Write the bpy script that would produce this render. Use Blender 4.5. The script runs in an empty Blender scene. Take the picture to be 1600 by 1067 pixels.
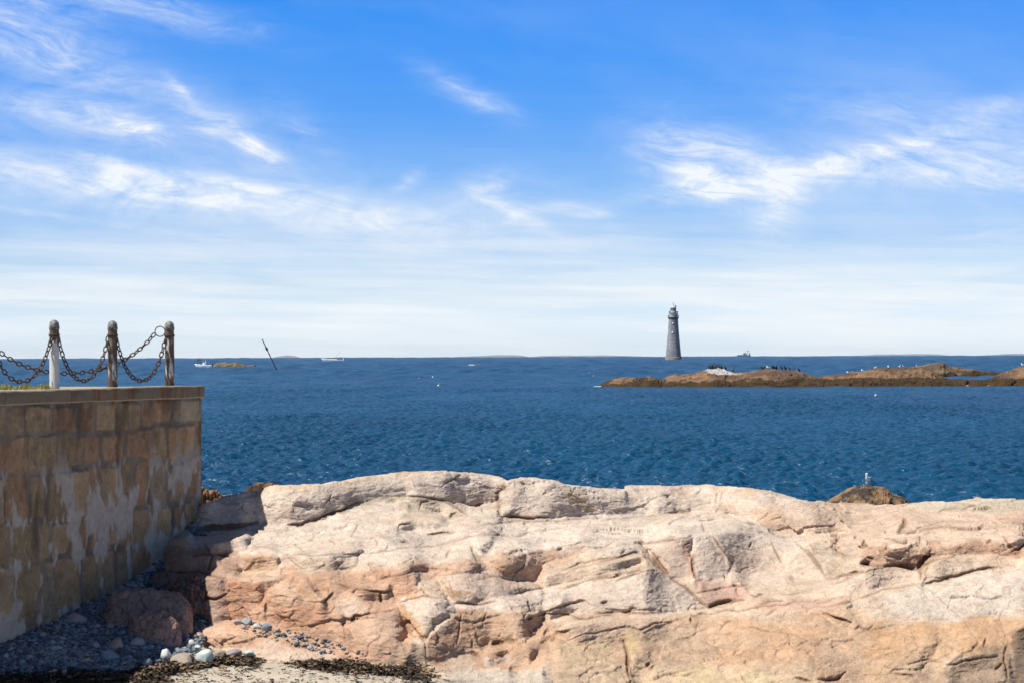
import bpy, bmesh, math, random
import numpy as np
from mathutils import Matrix, Vector

S = bpy.context.scene
COL = S.collection
rng = np.random.default_rng(7)
random.seed(7)

# ------------------------------------------------------------------ camera
EYE = 5.0
F = 4000.0                     # focal length in photo pixels (90 mm on 36 mm over 1600 px)
PITCH, ROLL = 0.00488, -0.0033
cam = bpy.data.cameras.new('camera')
cam.lens, cam.sensor_width = 90.0, 36.0
cam.clip_start, cam.clip_end = 0.5, 90000
camo = bpy.data.objects.new('camera', cam)
COL.objects.link(camo)
RM = Matrix.Rotation(math.pi / 2 + PITCH, 3, 'X') @ Matrix.Rotation(ROLL, 3, 'Z')
camo.matrix_world = Matrix.Translation((0, 0, EYE)) @ RM.to_4x4()
cam.dof.use_dof = True
cam.dof.focus_distance = 130
cam.dof.aperture_fstop = 5.6
S.camera = camo
RN = np.array(RM)
R_EARTH = 6371000.0


def at(x, y, D):
    """Point at depth D (world Y) on the sight line of photo pixel (x, y)."""
    x = np.asarray(x, float); y = np.asarray(y, float); D = np.asarray(D, float)
    v = np.stack([(x - 800) / F + 0 * y, (533.5 - y) / F + 0 * x, -np.ones_like(x + y)], -1)
    w = v @ RN.T
    w = w / w[..., 1:2]
    p = w * D[..., None]
    p[..., 2] += EYE
    return p


def sea_z(X, Y):
    return -(X * X + Y * Y) / (2 * R_EARTH)


# ------------------------------------------------------------------ light
SUN_TO = Vector((-0.57, -0.22, 1.0)).normalized()
EXPOSURE = 0.5
SKY_STRENGTH = 0.10
W = bpy.data.worlds.new('World')
S.world = W
W.use_nodes = True
nt = W.node_tree
for n in list(nt.nodes):
    nt.nodes.remove(n)


class NB:
    """tiny node-graph helper"""
    def __init__(self, nt): self.nt = nt
    def n(self, t, **kw):
        nd = self.nt.nodes.new(t)
        for k, v in kw.items(): setattr(nd, k, v)
        return nd
    def put(self, sock, v):
        if isinstance(v, bpy.types.NodeSocket): self.nt.links.new(v, sock)
        elif v is not None: sock.default_value = v
    def m(self, op, a, b=None, c=None, clamp=False):
        nd = self.n('ShaderNodeMath', operation=op, use_clamp=clamp)
        self.put(nd.inputs[0], a)
        if b is not None: self.put(nd.inputs[1], b)
        if c is not None: self.put(nd.inputs[2], c)
        return nd.outputs[0]
    def mix(self, f, a, b, mode='MIX'):
        nd = self.n('ShaderNodeMix', data_type='RGBA', blend_type=mode)
        self.put(nd.inputs[0], f); self.put(nd.inputs[6], a); self.put(nd.inputs[7], b)
        return nd.outputs[2]
    def noise(self, vec, scale, detail=4, rough=0.55, dist=0.0):
        nd = self.n('ShaderNodeTexNoise')
        if vec is not None: self.put(nd.inputs['Vector'], vec)
        nd.inputs['Scale'].default_value = scale
        nd.inputs['Detail'].default_value = detail
        nd.inputs['Roughness'].default_value = rough
        nd.inputs['Distortion'].default_value = dist
        return nd.outputs[0]
    def ramp(self, f, stops, interp='LINEAR'):
        nd = self.n('ShaderNodeValToRGB')
        cr = nd.color_ramp
        cr.interpolation = interp
        while len(cr.elements) > 1: cr.elements.remove(cr.elements[-1])
        for i, (p, c) in enumerate(stops):
            e = cr.elements[0] if i == 0 else cr.elements.new(p)
            e.position = p
            e.color = (c, c, c, 1) if not isinstance(c, (tuple, list)) else (*c[:3], 1)
        self.put(nd.inputs[0], f)
        return nd.outputs[0]
    def xyz(self, x, y, z):
        nd = self.n('ShaderNodeCombineXYZ')
        for s, v in zip(nd.inputs, (x, y, z)): self.put(s, v)
        return nd.outputs[0]


def s2l(c):
    c = np.asarray(c, float) / 255
    return np.where(c <= 0.04045, c / 12.92, ((c + 0.055) / 1.055) ** 2.4)


def build_sky():
    g = NB(nt)
    out = g.n('ShaderNodeOutputWorld')
    bg = g.n('ShaderNodeBackground')
    nt.links.new(bg.outputs[0], out.inputs[0])
    sky = g.n('ShaderNodeTexSky', sky_type='NISHITA')
    sky.sun_disc = False
    sky.sun_elevation = math.asin(SUN_TO.z)
    sky.sun_rotation = math.atan2(SUN_TO.x, SUN_TO.y)
    sky.air_density, sky.dust_density, sky.ozone_density = 1.0, 0.6, 2.0
    tc = g.n('ShaderNodeTexCoord')
    sp = g.n('ShaderNodeSeparateXYZ')
    nt.links.new(tc.outputs['Generated'], sp.inputs[0])
    x, y, z = sp.outputs
    el = g.m('ARCSINE', z)
    az = g.m('ARCTAN2', x, y)
    # clear-air tint by elevation (the photograph's deep azure)
    t = g.m('MULTIPLY', el, 1 / 0.6, clamp=True)
    tint = g.ramp(t, SKY_TINT)
    base = g.mix(1.0, sky.outputs[0], tint, 'MULTIPLY')
    # clouds: cirrus wisps, in azimuth / elevation
    U = g.m('MULTIPLY', az, 4.0)
    V = g.m('MULTIPLY', el, 4.0)
    warp = g.noise(g.xyz(U, g.m('MULTIPLY', V, 2.0), 0.0), 2.2, 3, 0.6)
    wv = g.m('MULTIPLY', g.m('SUBTRACT', warp, 0.5), g.m('MULTIPLY', g.m('MINIMUM', V, 0.6), 0.26))
    Vw = g.m('ADD', V, wv)
    rU = g.m('ADD', U, g.m('MULTIPLY', V, -0.9))
    rV = g.m('ADD', Vw, g.m('MULTIPLY', U, 0.20))
    fib = g.noise(g.xyz(g.m('MULTIPLY', rU, 2.4), g.m('MULTIPLY', rV, 11.0), 3.0), 3.4, 10, 0.68, 0.9)
    lump = g.noise(g.xyz(g.m('MULTIPLY', U, 1.0), g.m('MULTIPLY', Vw, 2.2), 9.0), 6.0, 10, 0.66, 1.4)
    wisps = [(215, 203, 48, 15, 20, .95), (120, 188, 150, 20, 8, .55), (292, 152, 30, 7, 45, .5), (398, 232, 42, 13, 28, .85),
             (345, 200, 75, 24, 32, .42), (195, 266, 60, 8, 15, .75), (90, 285, 180, 26, 8, .6), (300, 302, 170, 24, 6, .5),
             (385, 294, 48, 7, 10, .6), (520, 340, 190, 28, 8, .45), (640, 284, 20, 9, -30, .6), (735, 148, 70, 16, 25, .45),
             (760, 300, 45, 26, -25, .55), (815, 340, 50, 12, 25, .62), (880, 325, 50, 8, 0, .55), (925, 336, 26, 5, 0, .6),
             (1110, 240, 90, 34, 15, .7), (1090, 275, 80, 30, 20, .55), (1170, 290, 130, 17, -8, .95), (1215, 322, 42, 34, -45, .75),
             (1350, 246, 130, 15, -8, .8), (1500, 278, 150, 22, 4, .7), (1470, 215, 190, 45, 12, .32), (1580, 170, 80, 14, -8, .3),
             (40, 40, 120, 48, 30, .5), (230, 18, 150, 24, 12, .45), (90, 110, 160, 30, 14, .25), (160, 350, 260, 5, 8, .25),
             (480, 210, 60, 22, 40, .22), (1560, 366, 60, 4, -8, .3)]
    tot = None
    for (px, py, rx, ry, ang, st) in wisps:
        a0, e0 = (px - 800) / F, (553 - py) / F - 0.0033 * (px - 800) / F
        du = g.m('SUBTRACT', az, a0); dv = g.m('SUBTRACT', g.m('ADD', el, g.m('MULTIPLY', wv, 0.03)), e0)
        c, s = math.cos(math.radians(-ang)), math.sin(math.radians(-ang))
        p = g.m('ADD', g.m('MULTIPLY', du, c * F / rx), g.m('MULTIPLY', dv, s * F / rx))
        q = g.m('ADD', g.m('MULTIPLY', du, -s * F / ry), g.m('MULTIPLY', dv, c * F / ry))
        r2 = g.m('ADD', g.m('MULTIPLY', p, p), g.m('MULTIPLY', q, q))
        e = g.m('MULTIPLY', g.m('EXPONENT', g.m('MULTIPLY', r2, -0.8)), st)
        tot = e if tot is None else g.m('ADD', tot, e)
    tex = g.m('ADD', g.m('MULTIPLY', fib, 0.75), g.m('MULTIPLY', lump, 0.45))
    cl = g.m('MULTIPLY', tot, g.ramp(tex, [(0.45, 0.10), (0.60, 0.5), (0.76, 1.1)]))
    # low bands of thin cloud toward the horizon
    band = g.noise(g.xyz(g.m('MULTIPLY', U, 0.9), g.m('MULTIPLY', g.m('ADD', V, g.m('MULTIPLY', U, 0.025)), 14.0), 17.0), 2.4, 8, 0.62, 0.25)
    low = g.ramp(g.m('MULTIPLY', el, 1 / 0.15, clamp=True), [(0.0, .6), (0.12, .9), (0.26, .45), (0.38, .05), (1.0, 0.0)], 'EASE')
    cl = g.m('ADD', cl, g.m('MULTIPLY', low, g.ramp(band, [(0.36, 0.0), (0.66, 0.9)])))
    veil = g.noise(g.xyz(g.m('MULTIPLY', U, 0.8), g.m('MULTIPLY', rV, 2.2), 31.0), 1.6, 5, 0.6)
    vl = g.ramp(g.m('MULTIPLY', el, 1 / 0.3, clamp=True), [(0.0, .55), (0.16, .42), (0.3, .22), (0.45, .14), (1.0, 0.05)])
    cl = g.m('ADD', cl, g.m('MULTIPLY', vl, g.ramp(veil, [(0.42, 0.0), (0.75, 0.8)])))
    soft = None
    for (px, py, rx, ry, ang, st) in [(110, 225, 300, 90, 8, .40), (330, 310, 380, 60, 6, .42), (580, 345, 280, 55, 5, .34), (1290, 275, 320, 70, -4, .34), (1500, 225, 230, 80, 5, .30), (50, 50, 240, 70, 20, .30), (800, 320, 150, 60, 5, .22), (380, 200, 130, 60, 25, .22)]:
        a0, e0 = (px - 800) / F, (553 - py) / F - 0.0033 * (px - 800) / F
        du = g.m('SUBTRACT', az, a0); dv = g.m('SUBTRACT', el, e0)
        c, s = math.cos(math.radians(-ang)), math.sin(math.radians(-ang))
        p = g.m('ADD', g.m('MULTIPLY', du, c * F / rx), g.m('MULTIPLY', dv, s * F / rx)); q = g.m('ADD', g.m('MULTIPLY', du, -s * F / ry), g.m('MULTIPLY', dv, c * F / ry))
        e = g.m('MULTIPLY', g.m('EXPONENT', g.m('MULTIPLY', g.m('ADD', g.m('MULTIPLY', p, p), g.m('MULTIPLY', q, q)), -1.0)), st)
        soft = e if soft is None else g.m('ADD', soft, e)
    cl = g.m('ADD', cl, g.m('MULTIPLY', g.m('MULTIPLY', soft, 0.42), g.ramp(g.m('ADD', g.m('MULTIPLY', lump, .6), g.m('MULTIPLY', veil, .4)), [(0.36, 0.25), (0.66, 1.2)])))
    cl = g.m('MINIMUM', cl, 0.93)
    white = tuple(np.array([0.945, 0.975, 1.0]) / (2 ** EXPOSURE) / SKY_STRENGTH) + (1,)
    colr = g.mix(cl, base, white)
    nt.links.new(colr, bg.inputs[0])
    bg.inputs[1].default_value = SKY_STRENGTH


SKY_TINT = [(0.0, (1.25, 1.50, 2.10)), (0.0208, (1.05, 1.26, 1.83)), (0.0417, (0.86, 1.03, 1.50)), (0.075, (0.56, 0.762, 1.276)), (0.1042, (0.358, 0.633, 1.209)), (0.1375, (0.243, 0.542, 1.159)), (0.1792, (0.156, 0.498, 1.139)), (0.2304, (0.103, 0.477, 1.137)), (0.32, (0.11, 0.42, 0.82)), (0.5, (0.13, 0.31, 0.45)), (1.0, (0.20, 0.28, 0.40))]
build_sky()
sl = bpy.data.lights.new('sun', 'SUN')
sl.energy, sl.angle, sl.color = 4.7, math.radians(0.5), (1.0, 0.960, 0.893)
so = bpy.data.objects.new('sun', sl)
so.rotation_euler = SUN_TO.to_track_quat('Z', 'Y').to_euler()
so.location = (-30, -20, 60)
COL.objects.link(so)
S.view_settings.view_transform = 'Standard'
S.view_settings.look = 'None'
S.view_settings.exposure = EXPOSURE
S.view_settings.gamma = 1
S.render.engine = 'CYCLES'
S.cycles.max_bounces = 6
S.cycles.use_denoising = True


# ------------------------------------------------------------------ helpers
def tag(o, label=None, cat=None, group=None, kind=None):
    if label: o['label'] = label
    if cat: o['category'] = cat
    if group: o['group'] = group
    if kind: o['kind'] = kind
    return o


def empty(name, loc, rz=0.0):
    o = bpy.data.objects.new(name, None)
    o.location = loc
    o.rotation_euler = (0, 0, rz)
    o.empty_display_size = 0.2
    COL.objects.link(o)
    return o


def link(name, me, mat, parent=None, loc=None):
    o = bpy.data.objects.new(name, me)
    if mat is not None: me.materials.append(mat)
    if parent is not None: o.parent = parent
    if loc is not None: o.location = loc
    COL.objects.link(o)
    return o


def grid_mesh(name, P, smooth=True, close_u=False):
    """P: (rows, cols, 3) -> quad mesh"""
    r, c = P.shape[:2]
    me = bpy.data.meshes.new(name)
    idx = np.arange(r * c).reshape(r, c)
    if close_u:
        idx = np.concatenate([idx, idx[:, :1]], 1)
    q = np.stack([idx[:-1, :-1], idx[:-1, 1:], idx[1:, 1:], idx[1:, :-1]], -1).reshape(-1, 4)
    return raw_mesh(me, P.reshape(-1, 3), q, smooth)


def raw_mesh(me, V, Q, smooth=True):
    V = np.ascontiguousarray(V, np.float32); Q = np.ascontiguousarray(Q, np.int32)
    k = Q.shape[1]
    me.vertices.add(len(V)); me.vertices.foreach_set('co', V.ravel())
    me.loops.add(Q.size); me.loops.foreach_set('vertex_index', Q.ravel())
    me.polygons.add(len(Q)); me.polygons.foreach_set('loop_start', np.arange(0, Q.size, k, dtype=np.int32))
    me.update(calc_edges=True)
    me.validate()
    if smooth:
        me.polygons.foreach_set('use_smooth', np.ones(len(me.polygons), bool))
    return me


def set_col(me, C, name='Col'):
    a = me.color_attributes.new(name, 'FLOAT_COLOR', 'POINT')
    C = np.concatenate([np.asarray(C, np.float32).reshape(-1, 3), np.ones((len(me.vertices), 1), np.float32)], 1)
    a.data.foreach_set('color', C.ravel())


def _h(ix, iy, iz, seed):
    n = (ix.astype(np.int64) * 374761393 + iy.astype(np.int64) * 668265263 + iz.astype(np.int64) * 2147483647 + seed * 1274126177) & 0xFFFFFFFF
    n = ((n ^ (n >> 13)) * 1274126177) & 0xFFFFFFFF
    n = ((n ^ (n >> 16)) * 2246822519) & 0xFFFFFFFF
    return ((n ^ (n >> 15)) & 0xFFFFFF) / float(0xFFFFFF)


def vnoise(p, seed=0):
    f = np.floor(p); t = p - f
    t = t * t * t * (t * (t * 6 - 15) + 10)
    i = f.astype(np.int64)
    x, y, z = i[..., 0], i[..., 1], i[..., 2]
    def L(a, b, w): return a + (b - a) * w
    tx, ty, tz = t[..., 0], t[..., 1], t[..., 2]
    c = [[[_h(x + a, y + b, z + d, seed) for d in (0, 1)] for b in (0, 1)] for a in (0, 1)]
    r = L(L(L(c[0][0][0], c[1][0][0], tx), L(c[0][1][0], c[1][1][0], tx), ty),
          L(L(c[0][0][1], c[1][0][1], tx), L(c[0][1][1], c[1][1][1], tx), ty), tz)
    return r * 2 - 1


def fbm(p, octv=4, seed=0, gain=0.5, lac=2.03):
    a, s, tot = 1.0, 0.0, 0.0
    for k in range(octv):
        s = s + a * vnoise(p * lac ** k + 17.3 * k, seed + k)
        tot += a; a *= gain
    return s / tot


def voronoi(p, seed=0):
    """nearest cell: returns (F1, F2, tilt value, cell random)"""
    f = np.floor(p).astype(np.int64)
    F1 = np.full(p.shape[:-1], 9.0); F2 = F1.copy(); tl = np.zeros_like(F1); cr = np.zeros_like(F1)
    for dx in (-1, 0, 1):
        for dy in (-1, 0, 1):
            for dz in (-1, 0, 1):
                c = f + np.array([dx, dy, dz])
                x, y, z = c[..., 0], c[..., 1], c[..., 2]
                o = np.stack([_h(x, y, z, seed + k) for k in (0, 1, 2)], -1)
                d = p - (c + 0.15 + 0.7 * o)
                q = np.sqrt((d * d).sum(-1))
                n = np.stack([_h(x, y, z, seed + k) for k in (3, 4, 5)], -1) * 2 - 1
                near = q < F1
                F2 = np.where(near, F1, np.minimum(F2, q))
                tl = np.where(near, (n * d).sum(-1), tl)
                cr = np.where(near, n[..., 0], cr)
                F1 = np.where(near, q, F1)
    return F1, F2, tl, cr


def gblur(a, s):
    r = int(3 * s + 1)
    k = np.exp(-0.5 * (np.arange(-r, r + 1) / s) ** 2); k /= k.sum()
    for ax in (0, 1):
        pad = [(0, 0), (0, 0)]; pad[ax] = (r, r)
        b = np.pad(a, pad, mode='edge')
        out = np.zeros_like(a)
        n = a.shape[ax]
        for i, w in enumerate(k):
            out += w * (b[i:i + n] if ax == 0 else b[:, i:i + n])
        a = out
    return a


def blur_x(a, s):
    r = int(3 * s); k = np.exp(-0.5 * (np.arange(-r, r + 1) / s) ** 2); k /= k.sum()
    b = np.pad(a, [(0, 0), (r, r)], mode='edge')
    return sum(w * b[:, i:i + a.shape[1]] for i, w in enumerate(k))


def in_poly(X, Y, poly):
    poly = np.asarray(poly, float)
    r = np.zeros(X.shape, bool)
    x0, y0 = poly[-1]
    for x1, y1 in poly:
        if y0 != y1:
            r ^= ((Y >= min(y0, y1)) & (Y < max(y0, y1)) & (X < (x1 - x0) * (Y - y0) / (y1 - y0) + x0))
        x0, y0 = x1, y1
    return r


def dist_line(X, Y, pl):
    d = np.full(X.shape, 1e9); u = np.zeros(X.shape)
    ln = [math.hypot(b[0] - a[0], b[1] - a[1]) for a, b in zip(pl[:-1], pl[1:])]
    tot, acc = sum(ln), 0.0
    for (x0, y0), (x1, y1) in zip(pl[:-1], pl[1:]):
        vx, vy = x1 - x0, y1 - y0
        t = np.clip(((X - x0) * vx + (Y - y0) * vy) / (vx * vx + vy * vy + 1e-9), 0, 1)
        q = np.hypot(X - x0 - t * vx, Y - y0 - t * vy)
        l = math.hypot(vx, vy)
        u = np.where(q < d, (acc + t * l) / tot, u); acc += l
        d = np.minimum(d, q)
    return d, np.sqrt(np.clip(4 * u * (1 - u), 0, 1))


def mat_basic(name, col, rough=0.7, var=0.25, scale=6.0, bump=0.0, bscale=30.0, metal=0.0, attr=False, speck=0.0, sscale=120.0,
              col2=None):
    """procedural material: base colour (or the mesh's own colour attribute) broken by two noises, plus bump"""
    m = bpy.data.materials.new(name)
    m.use_nodes = True
    t = m.node_tree
    b = t.nodes['Principled BSDF']
    g = NB(t)
    tc = g.n('ShaderNodeTexCoord').outputs['Object']
    if attr:
        a = g.n('ShaderNodeVertexColor'); a.layer_name = 'Col'
        base = a.outputs[0]
    else:
        base = (*col, 1)
    nz = g.noise(tc, scale, 5, 0.6)
    if col2 is not None:
        base = g.mix(g.ramp(nz, [(0.4, 0.0), (0.62, 1.0)]), base, (*col2, 1))
    f = g.ramp(nz, [(0.3, 1 - var), (0.7, 1 + var)]) if False else g.m('ADD', g.m('MULTIPLY', g.m('SUBTRACT', nz, 0.5), var * 3), 1.0)
    base = g.mix(1.0, base, g.xyz(f, f, f), 'MULTIPLY')
    if speck:
        n2 = g.noise(tc, sscale, 2, 0.7)
        f2 = g.m('ADD', g.m('MULTIPLY', g.m('SUBTRACT', n2, 0.5), speck * 3), 1.0)
        base = g.mix(1.0, base, g.xyz(f2, f2, f2), 'MULTIPLY')
    t.links.new(base, b.inputs['Base Color'])
    b.inputs['Roughness'].default_value = rough
    b.inputs['Metallic'].default_value = metal
    b.inputs['Specular IOR Level'].default_value = 0.3
    if bump:
        bp = g.n('ShaderNodeBump')
        bp.inputs['Strength'].default_value = 1.0
        bp.inputs['Distance'].default_value = bump
        t.links.new(g.noise(tc, bscale, 6, 0.65), bp.inputs['Height'])
        t.links.new(bp.outputs[0], b.inputs['Normal'])
    return m


# ------------------------------------------------------------------ sea
def build_sea():
    def rows(a, b, f):
        n = int(math.log(b / a) / f) + 1
        return np.geomspace(a, b, n, endpoint=False)
    dl = [74.0]
    while dl[-1] < 9000: dl.append(dl[-1] * (1 + min(.009, .0017 * (dl[-1] / 80) ** 0.45)))
    D = np.concatenate([rows(38, 74, .03), dl, rows(dl[-1] * 1.02, 12500, .03), [13000.0]])
    az = np.concatenate([np.linspace(-.52, -.215, 60, endpoint=False), np.linspace(-.215, .215, 1040), np.linspace(.215, .52, 61)[1:]])
    r, a = np.meshgrid(D, az, indexing='ij')
    X, Y = r * np.sin(a), r * np.cos(a)
    Z = sea_z(X, Y)
    H = np.zeros_like(Z)
    near = D < 1500
    Xn, Yn = X[near], Y[near]
    step = np.gradient(D)[near][:, None]
    h = np.zeros_like(Xn); 
    wr = np.random.default_rng(3)
    for k in range(72):
        lx = 0.70 * (7.0 / 0.70) ** wr.uniform(0, 1); ly = 0.85 * (4.2 / 0.85) ** wr.uniform(0, 1)
        ph = wr.uniform(0, 6.28)
        kx, ky = wr.choice([-1, 1]) * 2 * math.pi / lx, 2 * math.pi / ly
        amp = 0.0064 * min(1.6 * lx, ly) ** 0.8
        fade = np.clip(ly / (2.4 * step) - 0.35, 0, 1)
        w_ = kx * Xn + ky * Yn + ph
        h += amp * fade * (np.sin(w_) + 0.28 * np.cos(2 * w_))
    g = fbm(np.stack([Xn / 26, Yn / 60, 0 * Xn], -1), 3, 5)
    h *= np.clip(1.0 + 0.8 * g, 0.4, 1.7)
    H[near] = h
    # farther out: longer, lower swell whose length keeps pace with the mesh
    far = (D >= 200)
    Xf, Yf, rf = X[far], Y[far], r[far]
    hf = np.zeros_like(Xf)
    for k in range(14):
        sc = wr.uniform(2.6, 6.0) * 0.009
        ph = wr.uniform(0, 6.28); kxa = wr.uniform(60, 420) * wr.choice([-1, 1])
        hf += np.sin(np.log(rf) / sc * 6.283 + a[far] * kxa + 2.0 * fbm(np.stack([a[far] * 60, np.log(rf) * 9, 0 * rf + k], -1), 2, 40 + k) + ph)
    H[far] += hf * 0.00030 * np.clip(1.5 - rf / 4000, .6, 1.4) * rf ** 0.85 * np.clip((rf - 200) / 500, 0, 1) * np.clip((9000 - rf) / 4000, 0, 1)
    H *= np.clip((r - 40) / 10, 0, 1)
    me = grid_mesh('sea', np.stack([X, Y, Z + H], -1))
    m = bpy.data.materials.new('sea_water')
    m.use_nodes = True
    t = m.node_tree; b = t.nodes['Principled BSDF']; q = NB(t)
    geo = q.n('ShaderNodeNewGeometry')
    mp = q.n('ShaderNodeMapping'); mp.inputs['Scale'].default_value = (0.02, 0.006, 0.02)
    t.links.new(geo.outputs['Position'], mp.inputs[0])
    gust = q.noise(mp.outputs[0], 1.0, 5, 0.6)
    base = q.mix(q.ramp(gust, [(0.35, 0.0), (0.7, 1.0)]), (0.0008, 0.037, 0.086, 1), (0.003, 0.068, 0.142, 1))
    t.links.new(base, b.inputs['Base Color'])
    mp2 = q.n('ShaderNodeMapping'); mp2.inputs['Scale'].default_value = (0.7, 1.0, 1.0)
    t.links.new(geo.outputs['Position'], mp2.inputs[0])
    n1 = q.noise(mp2.outputs[0], 2.8, 6, 0.6, 0.3)
    mp3 = q.n('ShaderNodeMapping'); mp3.inputs['Scale'].default_value = (0.10, 0.12, 0.16)
    t.links.new(geo.outputs['Position'], mp3.inputs[0])
    n2 = q.noise(mp3.outputs[0], 1.0, 6, 0.7)
    bp = q.n('ShaderNodeBump'); bp.inputs['Strength'].default_value = 1.0; bp.inputs['Distance'].default_value = 0.09
    t.links.new(n1, bp.inputs['Height'])
    bp2 = q.n('ShaderNodeBump'); bp2.inputs['Strength'].default_value = 1.0; bp2.inputs['Distance'].default_value = 1.1
    t.links.new(n2, bp2.inputs['Height'])
    t.links.new(bp2.outputs[0], bp.inputs['Normal'])
    # rough sea: the waves' faces never show the mirror-like grazing reflection of flat water, so the reflectance is capped
    t.nodes.remove(b)
    df = q.n('ShaderNodeBsdfDiffuse'); gl = q.n('ShaderNodeBsdfGlossy'); fr = q.n('ShaderNodeFresnel'); mx = q.n('ShaderNodeMixShader')
    fr.inputs['IOR'].default_value = 1.33
    gl.inputs['Roughness'].default_value = 0.27; gl.inputs['Color'].default_value = (1, 1, 1, 1)
    t.links.new(base, df.inputs['Color'])
    for nd in (df, gl, fr): t.links.new(bp.outputs[0], nd.inputs['Normal'])
    t.links.new(q.m('MULTIPLY', q.m('MINIMUM', fr.outputs[0], 0.43), 0.95), mx.inputs[0])
    t.links.new(df.outputs[0], mx.inputs[1]); t.links.new(gl.outputs[0], mx.inputs[2])
    t.links.new(mx.outputs[0], t.nodes['Material Output'].inputs[0])
    o = link('sea', me, m)
    tag(o, kind='structure')


build_sea()

# ------------------------------------------------------------------ beach
CORNER = np.array([-5.10, 42.0])
WDIR = np.array([0.35, 1.0]); WDIR /= np.linalg.norm(WDIR)       # along the wall, away from the camera
WNRM = np.array([WDIR[1], -WDIR[0]])                             # out of the wall's visible face
WTOP = 4.50
_foot = [(-60, 1050), (0, 1010), (75, 975), (150, 940), (210, 905), (262, 864), (290, 830), (305, 797)]


def wall_point(x):
    """point of the wall's face line seen in photo column x -> depth"""
    u = (x - 800) / F
    # X = u*D ; X = Cx + s*wx ; D = Cy + s*wy
    s = (CORNER[0] - u * CORNER[1]) / (u * WDIR[1] - WDIR[0])
    return CORNER[1] + s * WDIR[1]


_fy = np.array([wall_point(x) for x, y in _foot])
_fz = np.array([at(x, y, d)[2] for (x, y), d in zip(_foot, _fy)])


def beach_z(X, Y):
    z = np.interp(Y, _fy, _fz)
    z = z - 0.055 * np.clip(_fy[0] - Y, 0, 40)
    d = (X - CORNER[0]) * WNRM[0] + (Y - CORNER[1]) * WNRM[1]
    return z - 0.22 * np.clip(d, 0, 2.1) - 0.02 * np.clip(d - 2.1, 0, 30)


def beach_depth(x, y):
    """depth at which the sight line of (x,y) meets the beach"""
    lo, hi = 15.0, 60.0
    for _ in range(50):
        mid = (lo + hi) / 2
        p = at(x, y, mid)
        if p[2] > beach_z(p[0], p[1]): lo = mid
        else: hi = mid
    return lo


def build_beach():
    xs = np.linspace(-13, 13, 420); ys = np.linspace(18, 43.5, 420)
    Y, X = np.meshgrid(ys, xs, indexing='ij')
    P = np.stack([X, Y, np.zeros_like(X)], -1)
    Z = beach_z(X, Y) + 0.03 * fbm(P * 1.3, 4, 91) + 0.008 * fbm(P * 9, 3, 92)
    border = [(303, 790), (290, 838), (262, 866), (225, 905), (235, 945), (300, 980), (318, 1008), (330, 1016), (400, 1032), (500, 1041), (560, 1046), (660, 1051), (720, 1068), (760, 1125)]
    pl = []
    for bx, by in border:
        d = beach_depth(bx, by); q = at(bx, by, d); pl.append((float(q[0]), float(q[1])))
    pl = [(-5.0, 60)] + pl + [(0.2, 20), (40, 20), (40, 60)]
    k = gblur(in_poly(X, Y, pl).astype(float), 3)
    P[..., 2] = Z - 3.0 * np.clip(k - 0.5, 0, 1) * 2 
    me = grid_mesh('beach_sand', P)
    m = mat_basic('beach_sand', (0.42, 0.36, 0.28), 0.9, 0.22, 3.0, 0.012, 40, speck=0.30, sscale=90)
    tag(link('beach', me, m), kind='structure')


build_beach()

# ------------------------------------------------------------------ rock ledge
CREST = [(180, 800), (300, 795), (312, 790), (325, 784), (345, 776), (370, 771), (388, 769), (404, 766), (415, 762), (430, 760), (500, 757), (530, 752), (560, 745), (590, 741),
         (620, 738), (660, 736.5), (700, 736), (730, 738), (760, 741), (780, 745), (792, 751), (800, 749), (815, 747), (835, 747), (860, 750), (880, 755), (900, 758), (930, 759),
         (955, 761), (972, 762), (982, 759.5), (1000, 758), (1060, 758), (1100, 757.5), (1140, 760), (1180, 764), (1220, 770), (1245, 778), (1265, 781), (1290, 782), (1340, 786),
         (1400, 787), (1425, 783), (1445, 782), (1466, 780.5), (1480, 784), (1505, 780.5), (1528, 777), (1545, 780), (1575, 782), (1600, 781), (1660, 784), (1740, 790)]
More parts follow.
